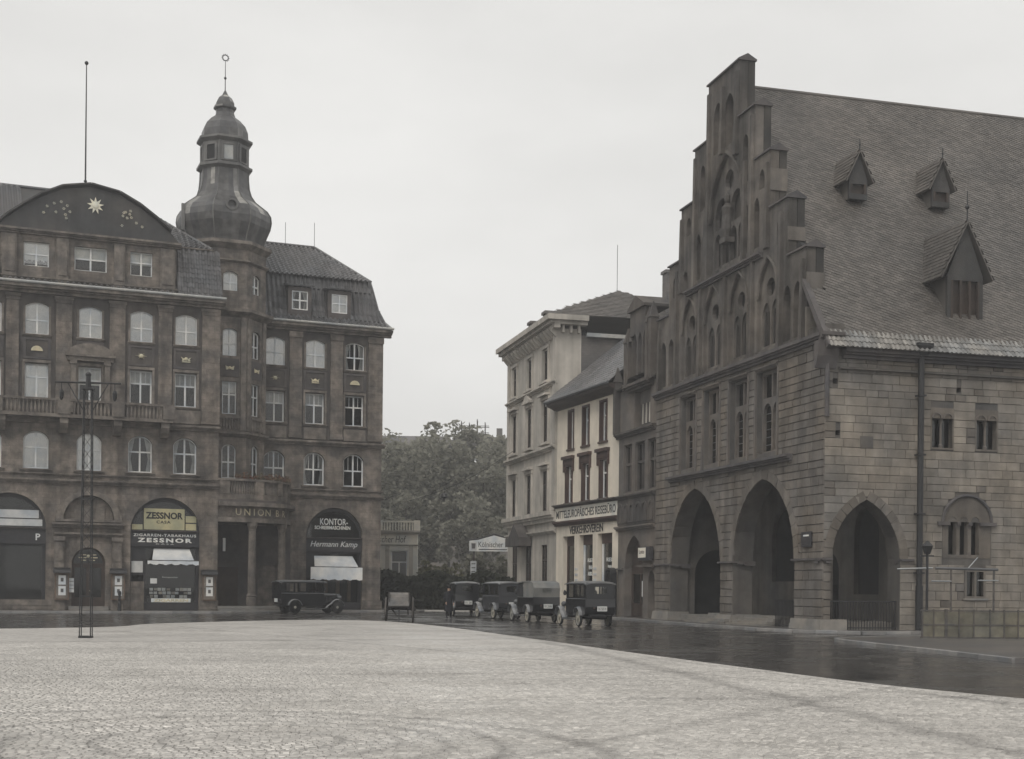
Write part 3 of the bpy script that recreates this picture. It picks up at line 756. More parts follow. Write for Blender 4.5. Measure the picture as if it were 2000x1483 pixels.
# aedicule round the balcony door
b = MB()
for s in (-1, 1):
    x = -7.87+s*.98; b.box(x-.15, x+.15, .0, .34, 12.0, 14.95); b.box(x-.2, x+.2, 0, .4, 14.95, 15.15)
b.box(-9.2, -6.54, 0, .42, 15.15, 15.4); b.box(-9.3, -6.44, 0, .56, 15.4, 15.52)
b.prism([(-9.25, 15.521)] + [(-7.87+1.36*math.cos(math.pi*(1-t/10)), 15.521+.72*math.sin(math.pi*t/10)) for t in range(1, 10)] + [(-6.49, 15.521)], .0, .3)
b.build('aedicule', M['hotel_trim'], hotel, HF)

# ---- attic storey with curved dark gable
MB().plate([(-13.0, 19.45), (-2.75, 19.45), (-2.75, 22.6), (-13.0, 22.6)], [opening(-11.7, -10.25, 20.74, 22.2), opening(-8.8, -6.9, 20.74, 22.2), opening(-5.52, -4.2, 20.74, 22.2)], -.85, -.4).build('attic_wall', M['hotel'], hotel, HF)
b = MB(); b.box(-13.0, -12.55, -6, -.86, 19.4, 22.6); b.box(-3.2, -2.75, -6, -.86, 19.4, 22.6); split(b, 'attic_side_wall', M['hotel'], hotel, HF)
window(hotel, HF, -11.7, -10.25, 20.74, 22.2, -.65, 'flat', 0, 2, .5, 'full'); window(hotel, HF, -8.8, -6.9, 20.74, 22.2, -.65, 'flat', 0, 2, .5, 'half'); window(hotel, HF, -5.52, -4.2, 20.74, 22.2, -.65, 'flat', 0, 2, .56, 'half')
for a, c in ((-12.9, -12.1), (-9.85, -9.15), (-6.5, -5.85), (-3.75, -2.85)):
    p = MB().box(a, c, -.4, -.24, 19.6, 22.55); p.box(a+.1, c-.1, -.24, -.18, 20.3, 22.0); p.build('attic_pier', M['hotel_trim'], hotel, HF)
band('attic_cornice', -13.25, -2.5, -.4, .0, 22.6, 22.92)
band('attic_sill', -13.0, -2.7, -.4, -.2, 19.9, 20.1)
cu = [(-13.2, 22.93), (-2.55, 22.93), (-3.1, 23.55), (-4.0, 24.25), (-5.0, 24.95), (-6.2, 25.55), (-7.87, 25.85), (-9.5, 25.55), (-10.7, 24.95), (-11.7, 24.25), (-12.6, 23.55)]
gp = MB().plate(cu, [], -.75, -.35).build('gable_panel', M['slate_dark'], hotel, HF)
rim_ = [(x, z) for x, z in cu[1:]] + [cu[0]]
b = MB()
for (x0, z0), (x1, z1) in zip(rim_[1:-1], rim_[2:-0 or None]): b.poly([(x0, -.9, z0+.1), (x1, -.9, z1+.1), (x1, -.12, z1+.14), (x0, -.12, z0+.14)], .1)
b.build('coping', M['slate_dark'], hotel, HF)
# vaulted roof behind the gable
b = MB(); sec = [(x, z) for x, z in cu[1:]] + [cu[0]]
for (x0, z0), (x1, z1) in zip(sec[:-1], sec[1:]): b.add([(x0, -.76, z0), (x1, -.76, z1), (x1, -8, z1), (x0, -8, z0)], [(0, 1, 2, 3)])
b.build('gable_vault', M['slate_dark'], hotel, HF)
star = MB()
sc, sz = -7.62, 24.75
star.prism([(sc+(.5 if k % 2 == 0 else .24)*math.cos(2*math.pi*k/18+math.pi/2), sz+(.52 if k % 2 == 0 else .24)*math.sin(2*math.pi*k/18+math.pi/2)) for k in range(18)], -.34, -.3)
star.lathe([(.2, -.3), (.16, -.26), (.04, -.24)], 12, (sc, 0, sz), axis='y')
star.build('star', M['starleaf'], hotel, HF)
for (x, z) in ((-10.6, 24.0), (-10.4, 24.4), (-9.9, 24.1), (-9.6, 24.75), (-9.45, 24.35), (-9.3, 23.8), (-9.25, 24.55), (-9.35, 24.0), (-10.0, 24.62), (-9.1, 24.2), (-6.0, 24.3), (-5.85, 24.55), (-5.6, 24.45), (-5.75, 24.2), (-5.55, 24.65), (-6.05, 23.7), (-4.85, 23.75), (-5.2, 23.95), (-5.5, 24.25), (-5.95, 24.5)):
    b = MB()
    for k in range(6):
        a = math.pi*k/3
        b.prism([(x+.04*math.cos(a-.5), z+.04*math.sin(a-.5)), (x+.1*math.cos(a), z+.1*math.sin(a)), (x+.04*math.cos(a+.5), z+.04*math.sin(a+.5))], -.34, -.3)
    b.build('small_star', M['starleaf'], hotel, HF)
# ---- roofs of the left wing
b = MB(); b.add([(-15.7, -.2, 19.46), (.1, -.2, 19.46), (-.5, -1.3, 22.95), (-15.2, -1.3, 22.95)], [(0, 1, 2, 3)])
b.add([(-15.2, -1.3, 22.95), (-.5, -1.3, 22.95), (-5.2, -8, 27.4), (-15.2, -8, 27.4)], [(0, 1, 2, 3)])
b.add([(-.5, -1.3, 22.95), (-.5, -14.5, 22.95), (-5.2, -8, 27.4)], [(0, 1, 2)])
b.add([(-.5, -14.5, 22.95), (-15.2, -14.5, 22.95), (-15.2, -8, 27.4), (-5.2, -8, 27.4)], [(0, 1, 2, 3)])
b.add([(.1, -.2, 19.46), (.1, -15, 19.46), (-.5, -14.5, 22.95), (-.5, -1.3, 22.95)], [(0, 1, 2, 3)])
b.build('roof', M['slate_dark'], hotel, HF)
tiles('roof_tiles', hotel, HF, (-2.7, .1, 19.62), (1, 0, 0), (0, -1.4, 3.35), 2.75, 3.55, M['tile'])
tiles('roof_tiles', hotel, HF, (-15.6, .1, 19.62), (1, 0, 0), (0, -1.4, 3.35), 2.55, 3.55, M['tile'])
tiles('roof_tiles', hotel, HF, (-12.9, .55, 19.5), (1, 0, 0), (0, -.8, .42), 10.1, .75, M['tile'])
tiles('roof_tiles', hotel, HF, (-15.2, -1.2, 22.98), (1, 0, 0), (0, -6.7, 4.45), 14.6, 8.0, M['tile'], clip=lambda a, v: a < 14.7 - v*.59 and (a > 11.3 or a < 3.6))
tiles('roof_tiles', hotel, HF, (-.48, -1.3, 22.98), (0, -1, 0), (-4.7, 0, 4.45), 13.2, 6.47, M['tile'], clip=lambda a, v: abs(a-6.6) < 6.6*(1-v/6.47))
b = MB().path([(-.45, -1.25, 23.02), (-5.2, -8, 27.48), (-15.2, -8, 27.48)], .11, 6); b.build('ridge_tiles', M['tile'], hotel, HF)
band('roof_break', -2.75, -.35, -1.45, -1.1, 22.8, 22.98)
# ---- right wing mansard with flared eaves and hipped end
prof = [(-4.35, 19.5), (-4.9, 20.0), (-5.35, 20.9), (-5.65, 22.1), (-5.85, 22.95)]
hip = [12.5, 12.1, 11.75, 11.5, 11.3]
b = MB()
for i in range(4):
    b.add([(3.0, prof[i][0], prof[i][1]), (hip[i], prof[i][0], prof[i][1]), (hip[i+1], prof[i+1][0], prof[i+1][1]), (3.0, prof[i+1][0], prof[i+1][1])], [(0, 1, 2, 3)])
    b.add([(hip[i], prof[i][0], prof[i][1]), (hip[i], -16.5, prof[i][1]), (hip[i+1], -16.5, prof[i+1][1]), (hip[i+1], prof[i+1][0], prof[i+1][1])], [(0, 1, 2, 3)])
b.add([(1.5, -5.85, 22.95), (11.3, -5.85, 22.95), (8.3, -9.9, 25.95), (1.5, -9.9, 25.95)], [(0, 1, 2, 3)])
b.add([(11.3, -5.85, 22.95), (11.3, -14.5, 22.95), (8.3, -9.9, 25.95)], [(0, 1, 2)])
b.add([(11.3, -14.5, 22.95), (1.5, -14.5, 22.95), (1.5, -9.9, 25.95), (8.3, -9.9, 25.95)], [(0, 1, 2, 3)])
b.build('roof', M['slate_dark'], hotel, HF)
for i in range(4):
    d = Vector((0, prof[i+1][0]-prof[i][0], prof[i+1][1]-prof[i][1]))
    dorm = lambda a, v, i=i: not (i in (0, 1, 2) and (1.95 < a < 3.65 or 4.75 < a < 6.4) and i > 0)
    tiles('roof_tiles', hotel, HF, (3.3, prof[i][0]+.02, prof[i][1]+.03), (1, 0, 0), d, hip[i]-3.4 - (hip[i]-hip[i+1])*.3, d.length, M['tile'], clip=dorm)
tiles('roof_tiles', hotel, HF, (2.0, -5.6, 22.95), (1, 0, 0), (0, -4.3, 3.0), 9.4, 5.2, M['tile'], clip=lambda a, v: a < 9.3 - v*.6)
MB().path([(11.35, -5.8, 23.0), (8.3, -9.9, 26.03), (1.5, -9.9, 26.03)], .1, 6).build('ridge_tiles', M['tile'], hotel, HF)
for i in range(4): MB().tube((hip[i], prof[i][0], prof[i][1]+.04), (hip[i+1], prof[i+1][0], prof[i+1][1]+.04), .09, 6).build('hip_tiles', M['tile'], hotel, HF)
MB().prism([(11.45, 21.2), (11.85, 21.5), (11.8, 21.9), (11.35, 22.3)], -9.5, -8.2).build('end_dormer', M['tile'], hotel, HF)
for c, cw in ((6.1, 'sides'), (8.85, 'full')):
    d = MB().plate([(c-.8, 20.0), (c+.8, 20.0), (c+.8, 21.95), (c-.8, 21.95)], [opening(c-.55, c+.55, 20.42, 21.7)], -4.95, -4.8).build('dormer', M['hotel_dark'], hotel, HF)
    bb = MB(); bb.box(c-.8, c-.68, -6.4, -4.96, 20.0, 21.95); bb.box(c+.68, c+.8, -6.4, -4.96, 20, 21.95); split(bb, 'cheek', M['slate_dark'], d, HF)
    bb = MB().poly([(c-.95, -4.6, 22.0), (c+.95, -4.6, 22.0), (c+.95, -6.6, 22.4), (c-.95, -6.6, 22.4)], .1); bb.build('dormer_roof', M['tile'], d, HF)
    window(d, HF, c-.55, c+.55, 20.42, 21.7, -4.88, 'flat', 0, 2, .5, cw)
for u, z in ((6.2, 27.6), (8.3, 27.8)): MB().tube((u, -9.9, 25.95), (u, -9.9, z), .018, 5).build('lightning_rod', M['iron'], hotel, HF)
fp = MB().tube((-8.15, -1.2, 25.5), (-8.15, -1.2, 33.6), .055, 8, .03).sphere((-8.15, -1.2, 33.65), .12).build('flagpole', M['iron'], hotel, HF)
MB().sphere((-8.15, -1.2, 26.4), .1).build('pole_knob', M['iron'], fp, HF)

# ---- octagonal corner tower
TC = (.9, -4.6); AP = 2.6
def octring(ap, z, n=8):
    r = ap/math.cos(math.pi/8); return [(TC[0]+r*math.cos(math.pi/8+i*math.pi/4), TC[1]+r*math.sin(math.pi/8+i*math.pi/4), z) for i in range(8)]
def octface(k):   # k: 0 front, 1 right diagonal ; returns origin (centre of face), tangent u, outward o
    a = math.pi/2 - k*math.pi/4
    return Vector((TC[0]+AP*math.cos(a), TC[1]+AP*math.sin(a))), Vector((math.sin(a), -math.cos(a))), Vector((math.cos(a), math.sin(a)))
HWF = AP*math.tan(math.pi/8)
for k in range(8):
    P, T, N = octface(k)
    def OF(u, o, z, P=P, T=T, N=N):
        q = T*u + N*o; return (q.x, -q.y, z)
    OF.__name__ = 'OF%d' % k
    def OFW(u, o, z, P=P, T=T, N=N):
        q = P + T*u + N*o; return (q.x, -q.y, z)
    hs = []
    ww = .46
    if k in (0, 1, 7):
        hs = [opening(-ww, ww, 16.5, 18.1, 'seg', .18), opening(-ww, ww, 12.75, 14.85), opening(-ww, ww, 8.6, 10.35, 'round', .46), opening(-ww, ww, 20.7, 21.75, 'seg', .2)]
    MB().plate([(-HWF, 7.6), (HWF, 7.6), (HWF, 23.7), (-HWF, 23.7)], hs, -.35, 0).build('tower_wall', M['hotel'], hotel, OFW)
    if hs:
        for (z0, z1, kd, rs, cw, tr) in ((16.5, 18.1, 'seg', .18, 'full', .5), (12.75, 14.85, 'flat', 0, 'valance', .6), (8.6, 10.35, 'round', .46, 'none', .6), (20.7, 21.75, 'seg', .2, 'full', .5)):
            w_ = window(hotel, OF, -ww, ww, z0, z1, -.2, kd, rs, 2, tr, cw)
            w_.location = OFW(0, -.2, z0)
        pp = MB().box(-.6, .6, 0, .06, 15.15, 16.3).build('spandrel_panel', M['hotel_dark'], hotel, OFW)
        b = MB(); 
        for s in (-1, 1): b.prism([(s*.28, 15.85), (s*.08, 15.75), (s*.1, 15.6), (s*.24, 15.58)], .06, .11)
        b.sphere((0, .07, 15.72), .1, 8, (1, .5, 1)); b.build('ornament', M['gold'], pp, OFW)
        bb = MB()
        for s in (-1, 1): bb.box(s*.86-.17, s*.86+.17, 0, .12, 11.7, 19.0)
        split(bb, 'pilaster', M['hotel_trim'], hotel, OFW)
        b = MB().box(-.66, .66, .02, .2, 12.45, 12.6); 
        for x in np.arange(-.55, .6, .18): b.lathe([(.04, 11.75), (.065, 11.95), (.04, 12.2), (.055, 12.45)], 6, (x, .12, 0))
        b.build('window_balustrade', M['hotel_trim'], hotel, OFW)
def octmould(name, z0, z1, p, m='hotel_trim'):
    b = MB(); rings = [octring(AP+.01, z0), octring(AP+p*.5, z0+(z1-z0)*.3), octring(AP+p, z0+(z1-z0)*.6), octring(AP+p, z1), octring(AP-.1, z1+.02)]
    vs = [v for r_ in rings for v in r_]; b.add(vs, [(j*8+i, j*8+(i+1) % 8, (j+1)*8+(i+1) % 8, (j+1)*8+i) for j in range(4) for i in range(8)])
    b.build(name, M[m], hotel, HF)
octmould('tower_string_course', 11.25, 11.6, .3); octmould('tower_cornice', 19.0, 19.5, .5); octmould('tower_string_course', 22.5, 22.7, .2); octmould('tower_cornice', 23.4, 23.92, .35)
MB().tube((.9-1.5, -2.6, 19.55), (2.6, -2.6, 19.55), .02).build('drip_edge', M['copper_bare'], hotel, HF)
# bulbous metal helm: (apothem, z)
helm = [(2.38, 23.9), (2.44, 24.2), (2.62, 24.7), (2.82, 25.2), (2.9, 25.65), (2.85, 26.05), (2.64, 26.4), (2.28, 26.7), (1.92, 27.0), (1.66, 27.4), (1.53, 27.85), (1.48, 28.4), (1.46, 29.0)]
def octshell(name, prof, m, sub=1):
    b = MB()
    rg = random.Random(name)
    for i in range(8):
        for k in range(sub):              # long sheets lapped up each gore, each a piece of its own (per-island tone)
            j = 0
            while j < len(prof)-1:
                run = min(rg.choice((1, 2, 3, 3, 4)) if sub > 1 else 1, len(prof)-1-j); vs = []
                for q in range(j, j+run+1):
                    r = octring(*prof[q]); L = lambda t: tuple(Vector(r[i]).lerp(Vector(r[(i+1) % 8]), t)); vs += [L(k/sub), L((k+1)/sub)]
                b.add(vs, [(2*q, 2*q+1, 2*q+3, 2*q+2) for q in range(run)]); j += run
    o = b.build(name, M[m], hotel, HF); return o
hd = octshell('tower_helm', helm, 'helm', 4)
b = MB()
for i in range(8):
    for j in range(len(helm)-1): b.tube(octring(helm[j][0]+.01, helm[j][1])[i], octring(helm[j+1][0]+.01, helm[j+1][1])[i], .045, 5)
b.build('seam', M['copper'], hd, HF, kind='stuff')
for k in (0, 1, 7):
    P, T, N = octface(k)
    def OFW(u, o, z, T=T, N=N):
        q = Vector(TC) + T*u + N*o; return (q.x, -q.y, z)
    if k == 0: MB().lathe([(.4, 2.6), (.4, 2.92), (.27, 2.93), (.27, 2.75)], 14, (0, 0, 26.2), axis='y').build('round_lucarne', M['copper'], hd, OFW)
# lantern drum and crown
octshell('lantern_base', [(1.46, 28.95), (1.72, 29.1), (1.72, 29.25), (1.5, 29.35)], 'copper')
octshell('lantern', [(1.46, 29.35), (1.46, 30.8)], 'copper')
for k in range(8):
    P, T, N = octface(k)
    def OFW(u, o, z, T=T, N=N):
        q = Vector(TC) + T*u + N*o; return (q.x, -q.y, z)
    w_ = MB().plate([(-.46, 29.4), (.46, 29.4), (.46, 30.6), (-.46, 30.6)], [opening(-.3, .3, 29.5, 30.45)], 1.45, 1.53).build('lantern_window', M['copper'], hotel, OFW)
    MB().box(-.3, .3, 1.462, 1.475, 29.5, 30.45).build('louvre', M['copper_bare'] if k == 0 else M['dark'], w_, OFW)
octshell('lantern_cornice', [(1.46, 30.7), (1.72, 30.88), (1.72, 31.02), (1.45, 31.1)], 'copper')
octshell('lantern_dome', [(1.45, 31.08), (1.42, 31.6), (1.25, 32.05), (.95, 32.4), (.64, 32.65), (.56, 32.9), (.56, 33.1)], 'helm', 2)
octshell('cap', [(.58, 33.1), (.7, 33.2), (.7, 33.32), (.58, 33.36), (.56, 33.6), (.42, 33.9), (.2, 34.1), (.06, 34.4)], 'helm', 1)
fi = MB().tube((TC[0], TC[1], 34.3), (TC[0], TC[1], 36.4), .035, 6, .02).sphere((TC[0], TC[1], 35.25), .09).build('finial', M['iron'], hotel, HF)
b = MB()
for k in range(12):
    a, a2 = 2*math.pi*k/12, 2*math.pi*(k+1)/12
    b.tube((TC[0]+.19*math.cos(a), TC[1], 36.6+.19*math.sin(a)), (TC[0]+.19*math.cos(a2), TC[1], 36.6+.19*math.sin(a2)), .035, 5)
    b.tube((TC[0]+.19*math.cos(a), TC[1], 36.6+.19*math.sin(a)), (TC[0]+.27*math.cos(a), TC[1], 36.6+.27*math.sin(a)), .02, 4)
b.build('weather_star', M['iron'], fi, HF)
MB().box(-2.05, -1.85, -3.4, -3.2, 24.6, 26.3).build('chimney_pipe', M['copper'], hotel, HF)
# tower stem down to the porch ceiling
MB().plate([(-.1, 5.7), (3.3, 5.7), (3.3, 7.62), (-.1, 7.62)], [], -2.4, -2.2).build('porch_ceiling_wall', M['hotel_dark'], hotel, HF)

# ---- curved porch with columns, entablature, balcony
EA, EB = 5.45, 5.0
def ell(t, k=0.0): return (-.1 + (EA+k)*max(0, math.sin(t))**.72, -5.0 + (EB+k)*max(0, math.cos(t))**.72)
def ellband(name, k0, k1, z0, z1, m, n=28, t0=.0, t1=math.pi/2):
    b = MB(); vs = []
    for i in range(n+1):
        t = t0+(t1-t0)*i/n
        for (k, z) in ((k0, z0), (k1, z0), (k1, z1), (k0, z1)): p = ell(t, k); vs.append((p[0], p[1], z))
    fs = [(i*4+j, i*4+(j+1) % 4, (i+1)*4+(j+1) % 4, (i+1)*4+j) for i in range(n) for j in range(4)] + [(0, 1, 2, 3), (n*4+3, n*4+2, n*4+1, n*4)]
    return b.add(vs, fs).build(name, M[m], hotel, HF)
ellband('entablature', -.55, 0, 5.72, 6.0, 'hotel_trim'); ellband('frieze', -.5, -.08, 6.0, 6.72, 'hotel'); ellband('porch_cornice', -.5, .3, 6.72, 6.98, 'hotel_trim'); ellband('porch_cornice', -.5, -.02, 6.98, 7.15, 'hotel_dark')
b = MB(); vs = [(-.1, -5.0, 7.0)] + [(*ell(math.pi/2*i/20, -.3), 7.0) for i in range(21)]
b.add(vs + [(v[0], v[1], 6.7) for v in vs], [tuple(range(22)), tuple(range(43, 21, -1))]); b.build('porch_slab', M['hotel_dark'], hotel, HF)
bp = ellband('parapet_base', -.3, -.06, 7.15, 7.5, 'hotel'); ellband('parapet_rail', -.34, .0, 8.32, 8.46, 'hotel_trim')
b = MB()
for i in range(3, 58):
    if i % 15 in (13, 14, 0, 1, 2): continue
    p = ell(math.pi/2*i/60, -.18); b.lathe([(.05, 7.5), (.08, 7.7), (.055, 7.95), (.045, 8.15), (.065, 8.32)], 6, (p[0], p[1], 0))
b.build('balusters', M['hotel_trim'], hotel, HF, kind='stuff')
for i in (0, 15, 30, 45, 60): ellband('parapet_pier', -.32, -.03, 7.5, 8.32, 'hotel', 4, math.pi/2*max(0, i-2.4)/60, math.pi/2*min(60, i+2.4)/60)
for t in (.324, .96):
    p = ell(t, -.3)
    MB().lathe([(.34, .1), (.34, .95), (.3, 1.0), (.36, 1.06), (.3, 1.12), (.265, 1.2), (.255, 3.4), (.225, 5.2), (.26, 5.24), (.24, 5.3), (.32, 5.5), (.33, 5.72)], 14, (p[0], p[1], 0)).build('column', M['hotel_trim'], hotel, HF, smooth=False)
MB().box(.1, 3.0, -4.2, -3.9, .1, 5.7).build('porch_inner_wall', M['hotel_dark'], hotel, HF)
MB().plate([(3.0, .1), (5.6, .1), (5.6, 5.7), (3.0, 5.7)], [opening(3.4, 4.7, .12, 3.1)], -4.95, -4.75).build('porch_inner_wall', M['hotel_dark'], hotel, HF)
MB().box(.2, 1.9, -3.9, -3.8, .12, 2.9).build('porch_door', M['wood'], hotel, HF)
for i, (h, d) in enumerate(((.15, .5), (.3, .25))): ellband('porch_step', -.9, d, .1 if i == 0 else .26, .1+h, 'step', 20)
b = MB()
for ch, t in zip('UNIONBR', (.14, .232, .317, .408, .524, .714, .886)):
    tm = text_mesh('t', ch, .42, None, bold=.0, extrude=.03); p = ell(t, -.06); q = ell(t+.01, -.06); a = math.atan2(q[1]-p[1], q[0]-p[0])
    ca, sa = math.cos(a), math.sin(a)
    b.add([(p[0]+v[0]*ca, p[1]+v[0]*sa + v[1], 6.16+v[2]) for v in tm.v], tm.f)
b.build('lettering', M['gold'], hotel, HF)
MB().box(.55, .72, -1.9, -1.84, 3.9, 4.75).build('enamel_sign', M['letter'], hotel, HF)

# ---- ground-floor: entrance bay
b = MB().plate(opening(-9.8, -5.95, 5.45, 5.5, 'seg', 1.85) , [opening(-9.35, -6.4, 5.6, 5.62, 'seg', 1.45)], .0, .4); b.build('arch_moulding', M['hotel_trim'], hotel, HF)
MB().plate(opening(-9.3, -6.45, 5.5, 5.52, 'seg', 1.5), [], .0, .06).build('tympanum', M['hotel'], hotel, HF)
band('entrance_cornice', -10.0, -5.8, 0, .42, 5.1, 5.4); band('entrance_cornice', -9.85, -5.9, 0, .3, 4.55, 4.8)
MB().box(-8.7, -6.95, .06, .13, 5.6, 6.4).build('name_panel', M['hotel_trim'], hotel, HF)
for x in (-9.55, -6.2):
    b = MB(); b.box(x-.28, x+.28, 0, .22, .1, 4.3); b.box(x-.34, x+.34, 0, .3, 4.3, 4.55); b.box(x-.36, x+.36, 0, .3, .1, .8); b.build('entrance_pilaster', M['hotel_trim'], hotel, HF)
    MB().box(x-.2, x+.2, .22, .27, 3.1, 4.2).build('carved_panel', M['hotel_trim'], hotel, HF)
dr = MB().plate(opening(-8.82, -6.86, .12, 2.95, 'round', .98), [opening(-8.68, -7.0, 2.98, 3.0, 'round', .82), opening(-8.62, -7.94, .9, 2.7), opening(-7.76, -7.06, .9, 2.7)], -.4, -.32).build('door', M['wood'], hotel, HF)
MB().plate(opening(-8.68, -7.0, 2.98, 3.0, 'round', .82), [], -.37, -.36).build('fanlight_pane', M['leaded'], dr, HF)
for a in (-8.62, -7.76): MB().box(a, a+.68, -.37, -.36, .9, 2.7).build('pane', M['leaded'], dr, HF)
for z, w in ((3.45, .95), (3.28, 1.1), (3.12, .8)): MB().box(-7.84-w/2, -7.84-.1, -.345, -.33, z, z+.06).box(-7.84+.1, -7.84+w/2, -.345, -.33, z, z+.06).build('gilt_line', M['gold'], dr, HF)
MB().sphere((-7.84, -.33, 3.4), .1, 8).build('gilt_boss', M['gold'], dr, HF)
MB().sphere((-7.7, -.28, 1.3), .05, 8).build('handle', M['gold'], dr, HF)
for i in range(2): MB().box(-9.0+.0*i, -6.7, .0, .55-.25*i, .1+.001*i, .24+.12*i).build('door_step', M['step'], hotel, HF)

# ---- shop fronts set into the arches
def shopfront(par, a, b_, o, zs, ztop):
    w = b_-a
    MB().plate(opening(a, b_, .1, 5.3, 'seg', 1.8), [opening(a+.12, b_-.12, 5.0, 5.25, 'seg', 1.6), (lambda x0, x1: [(x0, .62), (x1, .62), (x1, 3.95), (x0, 3.95)])(a+.95, b_-.2), [(a+.1, .2), (a+.8, .2), (a+.8, 2.3), (a+.1, 2.3)]], o-.45, o-.3).build('shop_front', M['shop'], par, HF)
    sh = MB().box(a+.95, b_-.2, o-.37, o-.36, .62, 3.95).build('shop_pane', M['glass'], par, HF)
    MB().plate(opening(a+.12, b_-.12, 5.0, 5.25, 'seg', 1.6), [], o-.38, o-.37).build('lunette_pane', M['glass'], par, HF)
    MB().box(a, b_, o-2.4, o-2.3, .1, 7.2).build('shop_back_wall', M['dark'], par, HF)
    MB().box(a+.95, b_-.2, o-1.3, o-.46, .2, .62).build('display_floor', M['shop'], par, HF)
    fs = MB().box(a, b_, o-.3, o-.12, 4.08, 4.95).build('fascia_board', M['shop'], par, HF)
    band('fascia_moulding', a, b_, o-.3, o+.02, 4.95, 5.06, 'hotel_dark', par)
    return fs
def awning(name, par, a, b_, o, z_top, z_mid, z_bot, m, reach, skew=.18):
    aw = MB(); n = 24
    aw.poly([(a+skew, o, z_top), (b_-skew, o, z_top), (b_, o+reach, z_mid), (a, o+reach, z_mid)], .025)
    aw2 = MB()
    e = .28
    for i in range(n):
        x0 = a-e+(b_-a+2*e)*i/n; x1 = a-e+(b_-a+2*e)*(i+1)/n; dz = .04*math.sin(i*1.3)
        aw2.prism([(x0, z_bot+dz+(.03 if i % 2 else 0)), (x1, z_bot+.04*math.sin((i+1)*1.3)), (x1, z_mid-.04), (x0, z_mid-.04)], o+reach+.03+.02*math.sin(i*.9), o+reach+.05+.02*math.sin(i*.9))
    t = aw.build(name, m, par, HF)
    aw2.build('valance', M['awning'], t, HF)
    b = MB().tube((a-.3, o+reach+.02, z_mid-.02), (b_+.3, o+reach+.02, z_mid-.02), .03)
    for x in (a, b_): b.tube((x, o, z_bot+.2), (x, o+reach, z_mid), .022)
    b.build('awning_arm', M['iron'], t, HF)
    return t
# tobacconist
a, b_ = SH_R
fs = shopfront(hotel, a, b_, 0, 0, 0)
text(fs, HF, 'ZIGARREN-TABAKHAUS', -3.32, 4.68, -.12, .17, M['letter'], 3.8, bold=.02, spacing=1.2); text(fs, HF, 'ZESSNOR', -3.32, 4.32, -.12, .27, M['letter'], 3.3, bold=.04, spacing=1.3); text(fs, HF, 'CASA', -3.32, 4.19, -.12, .07, M['letter'], 1.1, spacing=1.6)
yb = MB().box(-4.58, -2.12, -.3, -.24, 5.12, 6.42).build('sign_panel', M['yellow'], hotel, HF)
text(yb, HF, 'ZESSNOR', -3.35, 5.78, -.24, .42, M['ink'], 2.25, bold=.035); text(yb, HF, 'CASA', -3.4, 5.5, -.24, .18, M['ink'], .85, bold=.02, spacing=1.2)
for (x0, x1, z0, z1) in ((-2.05, -1.4, 5.6, 6.0), (-2.05, -1.4, 5.12, 5.52), (-5.3, -4.66, 5.1, 5.42)): MB().box(x0, x1, -.3, -.25, z0, z1).build('sign_panel', M['yellow'], hotel, HF)
awning('awning', hotel, -4.15, -1.62, -.3, 3.95, 3.22, 2.95, M['awning2'], .75)
MB().box(-5.3, -4.62, -.3, -.26, 2.45, 3.15).build('pale_panel', M['awning2'], hotel, HF)
MB().box(-5.36, -4.55, -.3, -.15, .1, 1.9).build('stall_riser', M['hotel'], hotel, HF)
zb = MB().box(-4.1, -1.7, -.3, -.27, .62, .86).build('sign_strip', M['letter'], hotel, HF); text(zb, HF, 'ZIGARREN', -2.9, .65, -.27, .18, M['gold'], 2.1, bold=.04)
text(hotel, HF, 'Fernsprecher', -2.95, 2.1, -.35, .13, M['letter'], .95)
MB().box(-4.15, -3.75, -.36, -.34, 1.78, 2.1).build('notice', M['poster'], hotel, HF)
rr = random.Random(5)
bxm = [MB().box(-.5, .5, -.5, .5, -.5, .5).mesh('cigar_box', M[k], HF) for k in ('rugblue', 'poster', 'poster')]
for r_, z in enumerate((.98, 1.2, 1.42)):
    for i in range(10):
        if rr.random() < .15: continue
        inst('cigar_box', bxm[(i+r_) % 3], hotel, HF(-4.05+i*.26+rr.uniform(-.03, .03), -.55-.06*r_, z), (.21, .1, .15+.05*rr.random()))
MB().box(-4.3, -1.55, -1.25, -.72, .62, .88).build('display_stand', M['shop'], hotel, HF)
# shop further left
a, b_ = SH_L
fs = shopfront(hotel, a, b_, 0, 0, 0)
text(fs, HF, 'P', -10.75, 4.3, -.12, .4, M['offwhite'], .26, bold=.02)
MB().box(-14.2, -10.5, -.3, -.26, 5.15, 5.55).build('sign_panel', M['awning2'], hotel, HF); MB().box(-14.0, -10.7, -.3, -.26, 5.62, 6.1).build('sign_panel', M['awning2'], hotel, HF)
# office supplies shop in the right wing
a, b_ = SHOP2
fs = shopfront(hotel, a, b_, -5.0, 0, 0)
text(fs, HF, 'Hermann Kamp', 8.72, 4.3, -5.12, .5, M['offwhite'], 3.3, shear=.3)
text(hotel, HF, 'KONTOR-', 8.75, 5.92, -5.3, .45, M['letter'], 1.95, bold=.01); text(hotel, HF, 'SCHREIBMASCHINEN', 8.65, 5.62, -5.3, .24, M['letter'], 2.5, bold=.02)
awning('awning', hotel, 7.2, 10.25, -5.3, 3.8, 3.05, 2.15, M['awning2'], .9)
for x in (7.6, 8.35, 9.2, 10.0): MB().box(x-.12, x+.12, -5.95, -5.8, .66, 2.2).build('display_panel', M['casewood'], hotel, HF)

